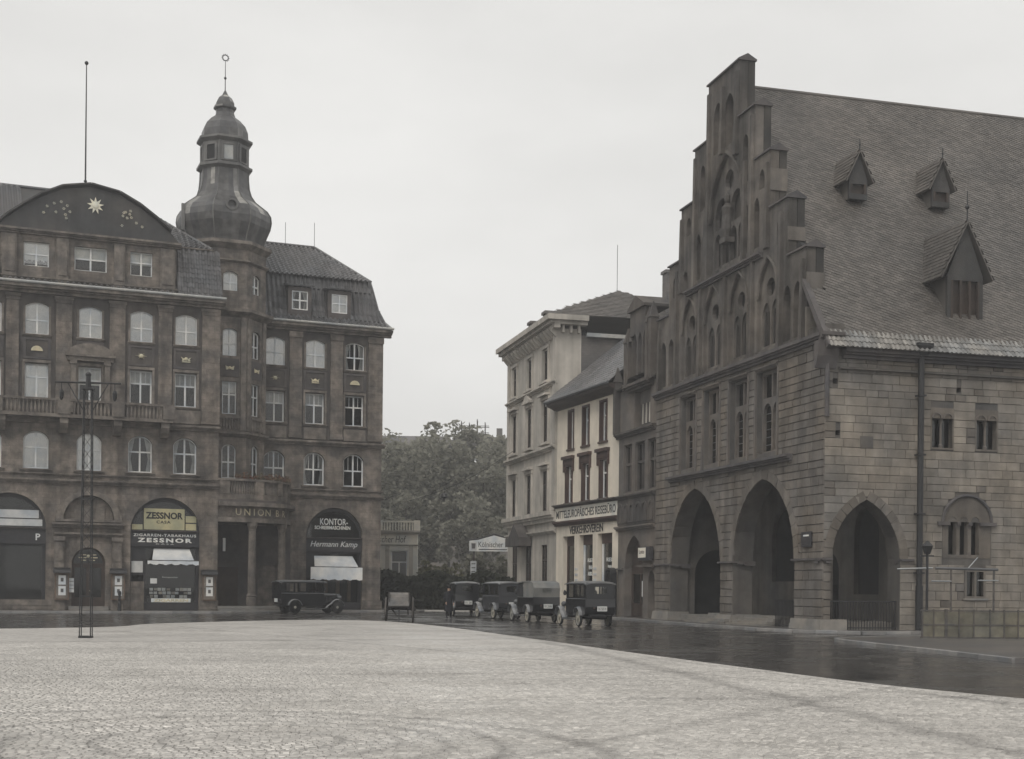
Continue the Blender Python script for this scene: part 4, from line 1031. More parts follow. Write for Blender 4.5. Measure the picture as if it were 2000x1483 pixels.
# showcases hung on the wall
case_id = {-9.4: 'left of the arched hotel door', -6.15: 'right of the arched hotel door', -.65: 'between cigar shop and columned porch'}
for x, wtxt in case_id.items():
    q = hpt(x, 0)
    t = thing('showcase', 'dark wall showcase with two white cards ' + wtxt, 'showcase', (q[0], q[1], 0), R(22.49), 'wall showcases')
    o_ = .31 if x < -5 else .14
    MB().box(-.4, .4, o_, o_+.16, .75, 2.35).build('case', M['casewood'], t, HF)
    MB().box(-.34, .34, o_+.161, o_+.17, .82, 2.28).build('backing', M['hotel'], t, HF)
    MB().prism([(o_, 2.35), (o_+.4, 2.37), (o_+.3, 2.55), (o_, 2.68)], -.5, .5, 'u').build('hood', M['iron'], t, HF)
    for z in (1.02, 1.66):
        c_ = MB().box(-.2, .22, o_+.172, o_+.185, z, z+.55).build('card', M['poster'], t, HF)
        MB().box(-.07, .09, o_+.186, o_+.19, z+.18, z+.4).build('picture', M['print'], c_, HF)
q = hpt(-8.98, 0)
t = thing('notice_board', 'narrow white notice board beside the arched hotel door', 'notice', (q[0], q[1], 0), R(22.49))
MB().box(.0, .28, .23, .26, 1.2, 2.05).build('board', M['poster'], t, HF); 
for z in (1.4, 1.62, 1.84): MB().box(.02, .26, .261, .265, z, z+.03).build('printed_line', M['print'], t, HF)
# plants along the curved balcony
b = MB(); r_ = random.Random(3)
for i in range(700):
    t_ = r_.uniform(.12, 1.5); p = ell(t_, -.2+r_.uniform(-.12, .15)); z = 8.46+abs(r_.gauss(0, .16)); a = r_.uniform(0, 6.28); s = r_.uniform(.04, .1)
    b.add([(p[0]-s*math.cos(a), p[1]-s*math.sin(a), z), (p[0]+s*math.cos(a), p[1]+s*math.sin(a), z+r_.uniform(-.03, .06)), (p[0]+r_.uniform(-.05, .05), p[1], z+s*1.5)], [(0, 1, 2)])
pl = thing('balcony_plants', 'row of low reddish plants along the curved porch balcony', 'plants', (HP.x, HP.y, 0), R(22.49))
b.build('foliage', M['flower'], pl, HF)
MB().lathe([(.12, 0), (.1, .5), (.075, .55), (.075, .95), (.12, 1.0), (.1, 1.15), (.03, 1.2)], 10).build('standpipe', M['iron'], tag(thing('standpipe', 'short black iron standpipe on pavement before the hotel door', 'standpipe', (*hpt(-6.25, 2.2), .12)), None))

# ------------------------------------------------------------------ the town hall
th = thing('town_hall', 'old grey-brown stone town hall with stepped gable, pointed arches and steep slate roof', 'town hall', (TP.x, TP.y, 0), R(15.59))
TL = HF
def bandT(name, u0, u1, o0, o1, z0, z1, fr, m='thtrim', par=None):
    return band(name, u0, u1, o0, o1, z0, z1, m, par or th, fr)
A1, A2 = (-16.95, -10.38), (-8.94, -2.5)
arch1 = dict(u0=A1[0], u1=A1[1], z0=-.1, zs=3.1, kind='ptd', rise=3.85); arch2 = dict(u0=A2[0], u1=A2[1], z0=-.1, zs=3.1, kind='ptd', rise=3.75); arch3 = dict(u0=.35, u1=3.6, z0=-.1, zs=3.12, kind='ptd', rise=2.5)
FW = [(-15.6, -13.65), (-12.6, -10.7), (-9.45, -7.48), (-6.45, -4.38)]
fhol = [opening(**arch1, n=24), opening(**arch2, n=24)] + [opening(a, b_, 8.0, 11.75) for a, b_ in FW]
MB().plate([(-19.2, -.3), (-1.0, -.3), (-1.0, 12.3), (-19.2, 12.3)], fhol, -1.0, 0).build('front_wall', M['th'], th, TF)
LW = [(5.05, 6.05), (7.22, 8.22), (10.2, 11.2), (12.4, 13.4)]
lh = [opening(**arch3, n=20)] + [opening(a, b_, 7.9, 9.15) for a, b_ in LW] + [opening(5.9, 7.55, 3.35, 4.75), opening(6.83, 7.65, 1.57, 2.62)] + [opening(x-.11, x+.11, z-.11, z+.11) for x, z in ((.48, 10.5), (.62, 8.35), (6.35, 10.4))]
MB().plate([(.003, -.3), (24, -.3), (24, 12.0), (.003, 12.0)], lh, -1.0, 0).build('side_wall', M['th'], th, TL)
# loggia behind the arches
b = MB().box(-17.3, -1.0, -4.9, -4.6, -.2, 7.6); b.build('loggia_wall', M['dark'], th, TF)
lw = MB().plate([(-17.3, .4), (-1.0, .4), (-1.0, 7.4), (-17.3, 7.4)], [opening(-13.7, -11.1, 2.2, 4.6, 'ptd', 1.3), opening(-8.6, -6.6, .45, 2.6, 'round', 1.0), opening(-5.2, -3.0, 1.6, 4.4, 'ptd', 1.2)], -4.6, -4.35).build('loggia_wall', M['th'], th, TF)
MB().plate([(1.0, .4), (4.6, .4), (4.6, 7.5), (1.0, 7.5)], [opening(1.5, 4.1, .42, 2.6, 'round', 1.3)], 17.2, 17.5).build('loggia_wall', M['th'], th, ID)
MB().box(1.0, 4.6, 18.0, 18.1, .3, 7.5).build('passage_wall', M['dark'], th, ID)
MB().box(-17.6, -1.0, -4.9, -1.0, 7.35, 7.6).build('loggia_ceiling', M['th'], th, TF)
MB().box(-17.6, -.6, -4.9, -.6, -.2, .42).build('loggia_floor', M['step'], th, TF)
MB().box(1.3, 2.9, -4.2, -4.0, .42, 2.0).build('cellar_door', M['dark'], th, TL)

# facing stones
unit = MB().frus((-.5, .5, -.5, .5, -.5), (-.5, .5, -.5, .5, .5))
unit = MB(); unit.add([(-.5, -.5, -.5), (.5, -.5, -.5), (.5, -.5, .5), (-.5, -.5, .5), (-.5, .3, -.5), (.5, .3, -.5), (.5, .3, .5), (-.5, .3, .5), (-.47, .5, -.46), (.47, .5, -.46), (.47, .5, .46), (-.47, .5, .46)],
    [(0, 1, 2, 3), (0, 1, 5, 4), (1, 2, 6, 5), (2, 3, 7, 6), (3, 0, 4, 7), (4, 5, 9, 8), (5, 6, 10, 9), (6, 7, 11, 10), (7, 4, 8, 11), (8, 9, 10, 11)])
stone_me = unit.mesh('stone', M['stone'], lambda u, o, z: (u, -o, z))
def courses(u0, u1, z0, z1, ops, hmin=.28, hmax=.42, lmin=.45, lmax=1.15, seed=1):
    """random ashlar: rectangles clipped against openings given as (u0,u1,z0,topfn,ztop)"""
    r = random.Random(seed); out = []; z = z0
    while z < z1-.08:
        h = min(r.uniform(hmin, hmax), z1-z)
        if z1-(z+h) < .15: h = z1-z
        spans = [(u0, u1)]
        for (a, b_, oz, fn, zt) in ops:
            if z+h <= oz+.01 or z >= zt-.01: continue
            aa, bb = a, b_
            if z >= oz:      # arch narrows with height: take extent at the course's bottom
                us = np.linspace(a, b_, 61); ins = [u for u in us if fn(u) > z+.02]
                if not ins: continue
                aa, bb = min(ins), max(ins)
            ns = []
            for (s, e) in spans:
                if bb <= s or aa >= e: ns.append((s, e)); continue
                if aa > s: ns.append((s, aa))
                if bb < e: ns.append((bb, e))
            spans = ns
        for (s, e) in spans:
            u = s
            while u < e-.05:
                l = r.uniform(lmin, lmax)
                if e-(u+l) < .3: l = e-u
                out.append((u, u+l, z, z+h)); u += l
        z += h
    return out
def opn(d): return (d['u0'], d['u1'], d['z0'], top_fn(d['kind'], d['u0'], d['u1'], d['zs'], d['rise']), d['zs']+d['rise'])
def rect(a, b_, z0, z1): return (a, b_, z0, (lambda u: z1), z1)
lops = [opn(arch3)] + [rect(a-.05, b_+.05, 7.8, 9.55) for a, b_ in LW] + [(5.6, 8.0, 3.2, top_fn('seg', 5.6, 8.0, 4.75, 1.15), 5.9), rect(6.7, 7.75, 1.5, 2.7)] + [rect(x-.11, x+.11, z-.11, z+.11) for x, z in ((.48, 10.5), (.62, 8.35), (6.35, 10.4))]
st = courses(0.0, 24, .0, 11.85, lops, seed=11)
vis = [s for s in st if s[0] < 9.9]; vis.sort(key=lambda s: -(s[1]-s[0])*(s[3]-s[2]))
one, rest = vis[:300], vis[300:] + [s for s in st if s[0] >= 9.9]
rs = random.Random(4)
for (a, b_, z0, z1) in one:
    d = .05 + .022*rs.random(); inst('stone', stone_me, th, TL((a+b_)/2, -.02+d/2, (z0+z1)/2), (b_-a-.014, d, z1-z0-.014))
def stone_mesh(sts, lo=.03, hi=.03):
    b = MB()
    for (a, b_, z0, z1) in sts:
        d = lo + hi*rs.random(); g = .008; c = .016
        b.add([(a+g, -.02, z0+g), (b_-g, -.02, z0+g), (b_-g, -.02, z1-g), (a+g, -.02, z1-g), (a+g+c, d, z0+g+c), (b_-g-c, d, z0+g+c), (b_-g-c, d, z1-g-c), (a+g+c, d, z1-g-c)],
              [(4, 5, 6, 7), (0, 1, 5, 4), (1, 2, 6, 5), (2, 3, 7, 6), (3, 0, 4, 7)])
    return b
stone_mesh(rest).build('masonry', M['stone_i'], th, TL, kind='stuff')
fops = [opn(arch1), opn(arch2)] + [rect(a-.12, b_+.12, 7.55, 11.9) for a, b_ in FW]
stone_mesh(courses(-19.2, 0.04, .0, 12.2, fops, .3, .44, .5, 1.2, 21)).build('masonry', M['stone_i'], th, TF, kind='stuff')
# voussoirs round the three arches
def voussoirs(d, fr, n, w=.42):
    f = top_fn(d['kind'], d['u0'], d['u1'], d['zs'], d['rise']); c = (d['u0']+d['u1'])/2
    pts = [(c + (d['u1']-c)*math.cos(math.pi*i/(n*4))*1.0, 0) for i in range(n*4+1)]
    pts = [(u, f(u)) for u, _ in pts]
    L_ = [0]
    for p, q in zip(pts[:-1], pts[1:]): L_.append(L_[-1]+math.dist(p, q))
    b = MB()
    for i in range(n):
        s0, s1 = L_[-1]*i/n, L_[-1]*(i+1)/n
        def at(s):
            k = max(j for j in range(len(L_)) if L_[j] <= s+1e-9); k = min(k, len(pts)-2); t = (s-L_[k])/max(1e-6, L_[k+1]-L_[k]); p, q = Vector(pts[k]), Vector(pts[k+1]); dd = (q-p).normalized(); return p.lerp(q, t), Vector((dd.y, -dd.x))
        (p, n0), (q, n1) = at(s0+.012), at(s1-.012)
        if n0.dot(p-Vector((c, d['zs']-1))) < 0: n0 = -n0
        if n1.dot(q-Vector((c, d['zs']-1))) < 0: n1 = -n1
        dpt = .045+.03*rs.random()
        b.prism([tuple(p-n0*.03), tuple(q-n1*.03), tuple(q+n1*w), tuple(p+n0*w)], -.02, dpt)
    b.build('voussoirs', M['stone_i'], th, fr, kind='stuff')
voussoirs(arch1, TF, 22); voussoirs(arch2, TF, 22); voussoirs(arch3, TL, 16, .36)
# impost mouldings, bases
for (a, b_) in ((-19.2, -16.8), (-10.5, -8.8), (-2.65, .12)): bandT('impost', a, b_, -1.1 if a < -3 else -.3, .16, 2.9, 3.12, TF)
for (a, b_) in ((-.14, .38), (3.57, 4.2)): bandT('impost', a, b_, -.5, .16, 2.9, 3.12, TL)
for (a, b_, fr) in ((-10.5, -8.82, TF), (-2.62, .14, TF), (-19.2, -16.9, TF)): MB().frus((a-.06, b_+.06, -1.05, .26, -.1), (a, b_, -1.05, .14, .55)).build('pier_base', M['step'], th, fr)
MB().frus((-.24, .5, -1.0, .24, -.1), (-.16, .42, -1.0, .15, .55)).build('pier_base', M['step'], th, TL)
# steps inside the arches
for i in range(4): MB().box(-13.2+.32*i, -8.9-.0*i, -1.4, .75-.3*i, .08+.001*i, .22+.12*i).build('step', M['step'], th, TF)
for i in range(4): MB().box(-8.9, -5.0+.0*i, -1.2, .4-.3*i, .08+.002*i, .2+.12*i).build('step', M['step'], th, TF)
# front windows with stone cross mullions
for a, b_ in FW:
    c = (a+b_)/2; w = (b_-a)
    fm = MB().plate([(a, 8.0), (b_, 8.0), (b_, 11.75), (a, 11.75)],
        [opening(a+.14, c-.07, 8.1, 9.85, 'ptd', .45), opening(c+.07, b_-.14, 8.1, 9.85, 'ptd', .45), opening(a+.14, c-.07, 10.55, 11.6), opening(c+.07, b_-.14, 10.55, 11.6)], -.55, -.25).build('window', M['gothic_l'], th, TF)
    for (x0, x1) in ((a+.14, c-.07), (c+.07, b_-.14)):
        MB().box(x0, x1, -.42, -.41, 8.1, 10.3).build('pane', M['leaded'], fm, TF); MB().box(x0, x1, -.42, -.41, 10.55, 11.6).build('pane', M['leaded'], fm, TF)
        bb = MB()
        for zz in np.arange(8.4, 10.3, .36): bb.box(x0, x1, -.405, -.385, zz, zz+.03)
        bb.build('glazing_bar', M['lead'], fm, TF)
    bandT('window_head', a-.1, b_+.1, 0, .14, 11.78, 11.95, TF, 'gothic_l')
    for s, e in ((a-.22, a-.04), (b_+.04, b_+.22)): MB().frus((s, e, -.02, .11, 7.7), (s+.02, e-.02, -.02, .07, 11.8)).build('window_jamb', M['gothic_l'], th, TF)
bandT('sill_course', -17.0, -2.8, 0, .36, 7.42, 7.72, TF)
bandT('main_cornice', -19.25, .1, 0, .34, 12.12, 12.5, TF); bandT('main_cornice', -.3, .75, 0, .36, 12.12, 12.5, TL)
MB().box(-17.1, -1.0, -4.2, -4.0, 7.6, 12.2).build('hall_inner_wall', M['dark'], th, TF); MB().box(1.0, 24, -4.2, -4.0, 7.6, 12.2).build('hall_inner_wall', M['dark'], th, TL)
MB().prism([(0, 11.0), (.12, 11.0), (.3, 11.5), (.4, 12.1), (0, 12.1)], -.5, .45, 'u').build('corner_corbel', M['thtrim'], th, TL)
MB().tube((.06, .1, 9.0), (.06, .1, 12.0), .1, 8).build('corner_shaft', M['thtrim'], th, TL)

# ---- stepped gable
steps = [(-12.45, -8.75, 27.1), (-14.15, -6.95, 24.35), (-15.9, -5.3, 21.75), (-17.55, -3.5, 19.1), (-19.15, -1.7, 16.5)]
ol = [(-19.15, 12.5), (-1.7, 12.5)]
for a, b_, z in reversed(steps): ol.append((b_, z)); ol.append((steps[max(0, steps.index((a, b_, z))-1)][1], z) if (a, b_, z) != steps[0] else (a, z))
left = []
for i, (a, b_, z) in enumerate(steps):
    if i > 0: left.append((steps[i-1][0], z)); left.append((a, z))
ol += left
# recesses (blind tracery) cut through the front skin
BC = [-14.65, -11.65, -8.6, -5.45]
rec = [opening(c-1.02, c+1.02, 12.75, 15.1, 'ptd', 1.75) for c in BC]
rec += [opening(x-.36, x+.36, 12.75, 14.6, 'ptd', .6) for x in (-18.3, -17.2, -3.55, -2.55)]
rec += [opening(-12.1, -8.2, 17.55, 20.0, 'ptd', 3.0)]
rec += [opening(x-.32, x+.32, 17.6, 19.4, 'ptd', .55) for x in (-13.6, -12.85, -7.6, -6.75)] + [opening(x-.3, x+.3, 17.3, 18.0, 'ptd', .4) for x in (-15.3, -5.7, -16.7, -4.3)]
rec += [opening(x-.5, x+.5, 23.4, 25.1, 'ptd', .8) for x in (-11.3, -9.9)] + [opening(x-.3, x+.3, 21.0, 22.8, 'ptd', .5) for x in (-13.1, -8.0)] + [opening(x-.28, x+.28, 20.2, 20.7, 'ptd', .4) for x in (-14.9, -6.2)]
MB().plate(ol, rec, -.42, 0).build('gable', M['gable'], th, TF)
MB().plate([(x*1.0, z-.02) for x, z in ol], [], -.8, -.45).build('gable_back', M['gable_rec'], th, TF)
# copings on the steps
for i, (a, b_, z) in enumerate(steps):
    segs = [(a, b_)] if i == 0 else [(a, steps[i-1][0]), (steps[i-1][1], b_)]
    for s, e in segs:
        s2, e2 = (s-.08 if s == a else s), (e+.08 if e == b_ else e)
        MB().prism([(-.86, z-.02), (.1, z-.02), (.1, z+.06), (-.38, z+.32), (-.86, z+.06)], s2, e2, 'u').build('coping', M['thtrim'], th, TF)
# tracery in the recesses
for c in BC:
    t = MB().plate(opening(c-1.02, c+1.02, 12.76, 15.1, 'ptd', 1.74), [opening(c-.84, c-.07, 12.9, 14.3, 'ptd', .62), opening(c+.07, c+.84, 12.9, 14.3, 'ptd', .62), [(c+.42*math.cos(k*math.pi/8), 15.55+.42*math.sin(k*math.pi/8)) for k in range(16)]], -.38, -.14).build('tracery', M['gable'], th, TF)
    for x0, x1 in ((c-.84, c-.07), (c+.07, c+.84)):
        m_ = (x0+x1)/2
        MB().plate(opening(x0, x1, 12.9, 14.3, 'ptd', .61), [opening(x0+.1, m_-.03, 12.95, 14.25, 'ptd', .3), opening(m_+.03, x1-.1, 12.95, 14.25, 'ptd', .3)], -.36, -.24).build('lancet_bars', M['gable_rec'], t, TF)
    mo = MB(); f = top_fn('ptd', c-1.02, c+1.02, 15.1, 1.75); us = np.linspace(c-1.02, c+1.02, 17)
    mo.path([(c-1.08, .02, 12.7), (c-1.08, .02, 15.1)] + [(u, .02, f(u)+.06) for u in us] + [(c+1.08, .02, 15.1), (c+1.08, .02, 12.7)], .075, 6); mo.build('hood_mould', M['gable'], th, TF)
t = MB().plate(opening(-12.1, -8.2, 17.56, 20.0, 'ptd', 2.98), [opening(-11.85+k*.92, -11.08+k*.92, 17.75, 18.9, 'ptd', .5) for k in range(4)] + [opening(-11.8, -10.28, 19.65, 20.2, 'ptd', .9), opening(-10.02, -8.5, 19.65, 20.2, 'ptd', .9), [(-10.15+.5*math.cos(k*math.pi/8), 21.75+.5*math.sin(k*math.pi/8)) for k in range(16)]], -.38, -.15).build('tracery', M['gable'], th, TF)
mo = MB(); f = top_fn('ptd', -12.1, -8.2, 20.0, 3.0); us = np.linspace(-12.1, -8.2, 21)
mo.path([(-12.2, .03, 17.5), (-12.2, .03, 20)] + [(u, .03, f(u)+.08) for u in us] + [(-8.1, .03, 20), (-8.1, .03, 17.5)], .1, 6); mo.build('hood_mould', M['gable'], th, TF)
fig = MB().lathe([(.2, 18.9), (.3, 19.3), (.24, 20.0), (.3, 20.35), (.1, 20.6), (.15, 20.7), (.16, 20.95), (.02, 21.1)], 10, (-10.15, -.05, 0)); fig.box(-10.5, -9.8, -.3, .2, 18.65, 18.9); fig.build('statue', M['gable'], th, TF)
bandT('string_course', -15.0, -6.0, 0, .26, 17.0, 17.26, TF)
# vertical pilaster strips running up to the steps
for x, z0, z1 in ((-16.3, 12.5, 18.6), (-13.15, 12.5, 17.0), (-10.1, 12.5, 17.0), (-7.05, 12.5, 17.0), (-4.1, 12.5, 18.6), (-12.25, 17.26, 26.6), (-8.95, 22.6, 26.6), (-13.95, 17.3, 23.9), (-7.15, 17.3, 23.9), (-15.7, 17.3, 21.2), (-5.5, 17.3, 21.2), (-10.6, 23.1, 26.4), (-18.75, 12.5, 16.0), (-1.95, 12.5, 16.0), (-12.55, 17.3, 21.0), (-7.95, 17.3, 22.0)):
    MB().frus((x-.16, x+.16, -.02, .2, z0), (x-.12, x+.12, -.02, .13, z1)).build('pilaster_strip', M['gable'], th, TF)
MB().box(-1.75, -1.66, -.82, .03, 12.5, 13.9).build('corner_pier', M['stone'], th, TF)
MB().prism([(-.62, 11.9), (1.8, 15.12), (1.8, 14.8), (-.3, 11.75)], -.16, .1, 'u').build('verge_coping', M['thtrim'], th, lambda u, o, z: (u, o, z))
MB().box(-1.69, -.02, -.9, -.05, 12.3, 12.9).build('parapet_block', M['gable'], th, TF)
# turret ends of the steps seen from the long side
for a, z0, z1 in ((-1.7, 14.6, 15.4), (-3.5, 17.2, 17.8), (-5.3, 19.9, 20.9)): MB().box(a-.02, a+.05, -.82, .02, z0, z1).build('band_stone', M['stone_i'], th, TF)

# ---- roof, dormers, eaves
RZ, RS = 12.2, 13.8/9.6
b = MB(); b.add([(-.05, .4, 12.02), (24, .4, 12.02), (24, -10.5, 26.45), (.6, -10.5, 26.45), (.6, -1.75, 14.81), (-.05, -1.75, 14.81)], [(0, 1, 2, 3, 4, 5)])
b.add([(.6, -10.5, 26.45), (24, -10.5, 26.45), (24, -20.6, 12.0), (.6, -20.6, 12.0)], [(0, 1, 2, 3)]); b.build('roof', M['slate_dark'], th, TL)
sl = math.hypot(9.6, 13.8)
def dclip(a, v):
    return True
tiles('roof_slates', th, TL, (0, .1, 12.5), (1, 0, 0), (0, -10.55, 13.98), 20.2, 17.5, M['slate'], clip=lambda a, v: a > .78 or v < 2.7, pitch_u=.25, pitch_v=.18, kind='slate', thick=.016, ang=-.42)
tiles('eaves_tiles', th, TL, (-.08, .62, 11.86), (1, 0, 0), (0, -.62, .75), 20.2, 1.0, M['pan'], pitch_u=.22, pitch_v=.33, rise=.05)
MB().tube((.6, -10.5, 26.5), (24, -10.5, 26.5), .13, 8).build('ridge_tiles', M['slate'], th, TL)
bandT('eaves_cornice', .75, 24, 0, .5, 11.45, 11.84, TL)
MB().box(.6, 24, -.6, .2, 11.0, 11.1).build('frieze_moulding', M['th'], th, TL)
dp = MB().tube((4.35, .3, .3), (4.35, .3, 11.9), .13, 10); dp.frus((4.15, 4.55, .1, .5, 11.7), (3.98, 4.75, .0, .62, 12.1)); dp.box(3.98, 4.75, 0, .62, 12.1, 12.22)
for z in (2.5, 5.0, 7.5, 10.0): dp.box(4.18, 4.52, .1, .46, z, z+.07)
dp.tube((4.35, .3, .0), (4.35, .3, 2.0), .16, 10); dp.build('downpipe', M['iron'], th, TL)
def dormer(c, hw, zb, ze, za, of, depth, ov=.3, fin=1.2, big=False):
    d = MB().plate([(c-hw, zb), (c+hw, zb), (c+hw, ze), (c-hw, ze)], [opening(c-hw*.75, c+hw*.75, zb+.25, ze-.15)], of-.15, of).build('dormer', M['slate_dark'], th, TL)
    b = MB(); b.box(c-hw, c-hw+.1, of-depth, of-.15, zb, ze); b.box(c+hw-.1, c+hw, of-depth, of-.15, zb, ze); b.box(c-hw+.1, c+hw-.1, of-depth, of-depth+.1, zb, ze); split(b, 'cheek', M['slate'], d, TL)
    MB().prism([(c-hw-.02, ze+.001), (c+hw+.02, ze+.001), (c, za-.12)], of-.15, of).build('gablet', M['slate_dark'], d, TL)
    L_ = math.hypot(hw+ov, za-ze+.1)
    for s in (-1, 1):
        MB().poly([(c+s*(hw+ov), of+.18, ze-.1), (c, of+.18, za), (c, of-depth-2.2, za), (c+s*(hw+ov), of-depth, ze-.1)], .05 if s > 0 else -.05).build('dormer_roof', M['slate'], d, TL)
        P0 = (c+s*(hw+ov), of+.2, ze-.05)
        tiles('slates', d, TL, P0, (0, -1, 0), (-s*(hw+ov), 0, za-ze+.1), depth+.6, L_, M['slate'], pitch_u=.26, pitch_v=.2, kind='slate', thick=.02)
    MB().tube((c, of+.1, za-.1), (c, of+.1, za+fin), .035, 6, .02).sphere((c, of+.1, za+fin*.45), .1 if big else .05).build('finial', M['iron'], d, TL)
    b = MB()
    n = 3 if big else 1
    for k in range(n+1): x = c-hw*.75+1.5*hw*k/n; b.box(x-.05, x+.05, of-.12, of+.02, zb+.25, ze-.15)
    split(b, 'shutter_post', M['wood'], d, TL); MB().box(c-hw*.75, c+hw*.75, of-.2, of-.16, zb+.25, ze-.15).build('shutter', M['wood'], d, TL)
    return d
dormer(7.12, .88, 13.35, 15.45, 17.9, -.75, 2.6, .42, 1.3, True)
dormer(4.24, .46, 19.75, 20.6, 22.0, -4.95, 1.4, .26, .5)
dormer(8.55, .46, 19.75, 20.6, 22.0, -4.95, 1.4, .26, .5)
# side windows: paired lights with column
for a, b_ in LW:
    c = (a+b_)/2
    w = MB().plate([(a-.06, 7.82), (b_+.06, 7.82), (b_+.06, 9.6), (a-.06, 9.6)], [opening(a, b_, 7.9, 9.15)], -.3, .05).build('window', M['stone_i'], th, TL)
    for x in (c-.27, c+.27): MB().plate(opening(x-.25, x+.25, 9.14, 9.16, 'round', .25), [opening(x-.17, x+.17, 9.142, 9.17, 'round', .17)], -.1, .1).build('arch_head', M['gothic_l'], w, TL); MB().plate(opening(x-.17, x+.17, 9.15, 9.17, 'round', .17), [], -.1, .02).build('arch_field', M['stone_i'], w, TL)
    MB().lathe([(.09, 7.9), (.09, 8.02), (.055, 8.08), (.05, 8.9), (.08, 9.0), (.1, 9.15)], 8, (c, -.1, 0)).build('column', M['gothic_l'], w, TL)
    for x0, x1 in ((a, c-.06), (c+.06, b_)): MB().box(x0, x1, -.28, -.27, 7.9, 9.15).build('pane', M['leaded'], w, TL)
# triple arcade window under round tympanum
tw = MB().plate([(5.62, 3.2), (7.98, 3.2), (7.98, 4.75)] + [(6.8+1.18*math.cos(math.pi*k/14), 4.75+1.12*math.sin(math.pi*k/14)) for k in range(1, 14)] + [(5.62, 4.75)], [opening(5.9+.56*k, 6.3+.56*k, 3.35, 4.78, 'round', .2) for k in range(3)], -.3, .02).build('window', M['stone_i'], th, TL)
mo = MB().path([(6.8+1.2*math.cos(math.pi*k/16), .06, 4.75+1.14*math.sin(math.pi*k/16)) for k in range(17)], .07, 6); mo.build('arch_moulding', M['thtrim'], tw, TL)
MB().box(5.35, 5.92, .0, .16, 4.6, 4.75).build('impost', M['thtrim'], tw, TL); MB().box(7.4, 8.2, .0, .16, 4.6, 4.75).build('impost', M['thtrim'], tw, TL); MB().box(6.3, 6.46, 0, .12, 4.6, 4.74).build('impost', M['thtrim'], tw, TL); MB().box(6.86, 7.02, 0, .12, 4.6, 4.74).build('impost', M['thtrim'], tw, TL)
for x in (6.38, 6.94): MB().lathe([(.1, 3.3), (.1, 3.42), (.07, 3.5), (.065, 4.4), (.1, 4.5), (.11, 4.6)], 8, (x, -.05, 0)).build('column', M['gothic_l'], tw, TL)
for k in range(3): MB().box(5.9+.56*k, 6.3+.56*k, -.28, -.27, 3.35, 4.98).build('pane', M['leaded'], tw, TL)
sw = MB().plate([(6.72, 1.48), (7.76, 1.48), (7.76, 2.72), (6.72, 2.72)], [opening(6.83, 7.2, 1.57, 2.62), opening(7.3, 7.65, 1.57, 2.62)], -.2, .03).build('window', M['stone_i'], th, TL)
for x0, x1 in ((6.83, 7.2), (7.3, 7.65)): MB().box(x0, x1, -.15, -.14, 1.57, 2.62).build('pane', M['leaded'], sw, TL)
MB().box(6.65, 7.85, .02, .1, 1.4, 1.48).build('window_sill', M['step'], th, TL)
MB().box(1.65, 2.25, -.01, .062, 7.75, 8.25).build('dark_block', M['th'], th, TL)
sg = MB().box(-1.75, -.85, .05, .12, 3.6, 4.25).build('street_sign', M['shop'], th, TF); MB().box(-1.55, -1.05, .121, .126, 4.05, 4.12).build('sign_line', M['letter'], sg, TF)
# end wall
MB().box(23.6, 24, -19.2, -1.01, -.3, 12.0).build('end_wall', M['th'], th, TL)
MB().box(1.0, 24, -19.2, -18.2, -.3, 12.0).build('rear_wall', M['th'], th, TL)

# railings standing in the arches
def railing(name, label, a, b_, o, z0, z1, fr):
    t = thing(name, label, 'railing', (TP.x, TP.y, 0), R(15.59), 'iron railings in the arches')
    bar = MB().tube((0, 0, z0), (0, 0, z1), .022, 6).mesh('bar', M['iron'])
    n = int((b_-a)/.13)
    for i in range(n+1): inst('bar', bar, t, fr(a+(b_-a)*i/n, o, 0))
    MB().box(a-.05, b_+.05, o-.025, o+.025, z1-.02, z1+.04).build('rail', M['iron'], t, fr); MB().box(a-.05, b_+.05, o-.02, o+.02, z0+.1, z0+.14).build('rail', M['iron'], t, fr)
    return t
railing('iron_railing', 'black iron railing beside the steps in the right front arch of the town hall', -4.75, -2.6, -.2, .08, 1.3, TF)
railing('iron_railing', 'black iron railing across the pointed side arch of the town hall', .5, 3.5, -.2, .08, 1.3, TL)

# ------------------------------------------------------------------ the row beyond the town hall
def row_house(name, label, P, ang): return thing(name, label, 'house', (P[0], P[1], 0), R(ang))
# --- narrow gothic house (u from -6.2 to 0)
gh = row_house('narrow_house', 'narrow blackened gothic house squeezed between town hall and cream house', (7.389, 75.392), -74.41)
gop = [opening(-5.0, -1.95, .12, 2.9, 'ptd', 1.9), opening(-1.1, .0-.02+.22, .12, 2.15, 'ptd', .68)]
gw = [(-5.3, -3.95), (-3.4, -1.8), (-1.3, .1-.02)]
gop[1] = opening(-1.12, -.02-.05, .12, 2.1, 'ptd', .72)
gw = [(-5.3, -3.95), (-3.4, -1.85), (-1.35, -.1)]
MB().plate([(-6.2, -.2), (0, -.2), (0, 13.4), (-6.2, 13.4)], gop + [opening(a, b_, 7.35, 10.15) for a, b_ in gw] + [opening(-3.55, -1.0, 11.0, 13.1)], -.6, 0).build('wall', M['gothic_l'], gh, HF)
MB().box(-6.2, 0, -1.6, -1.4, 0, 13.3).build('inner_wall', M['dark'], gh, HF)
for a, b_ in gw:
    c = (a+b_)/2
    f = MB().plate([(a, 7.35), (b_, 7.35), (b_, 10.15), (a, 10.15)], [opening(x0, x1, z0, z1) for x0, x1 in ((a+.08, c-.05), (c+.05, b_-.08)) for z0, z1 in ((7.45, 8.95), (9.1, 10.05))], -.35, -.15).build('window', M['gothic'], gh, HF)
    for x0, x1 in ((a+.08, c-.05), (c+.05, b_-.08)):
        for z0, z1 in ((7.45, 8.95), (9.1, 10.05)): MB().box(x0, x1, -.27, -.26, z0, z1).build('pane', M['leaded'], f, HF)
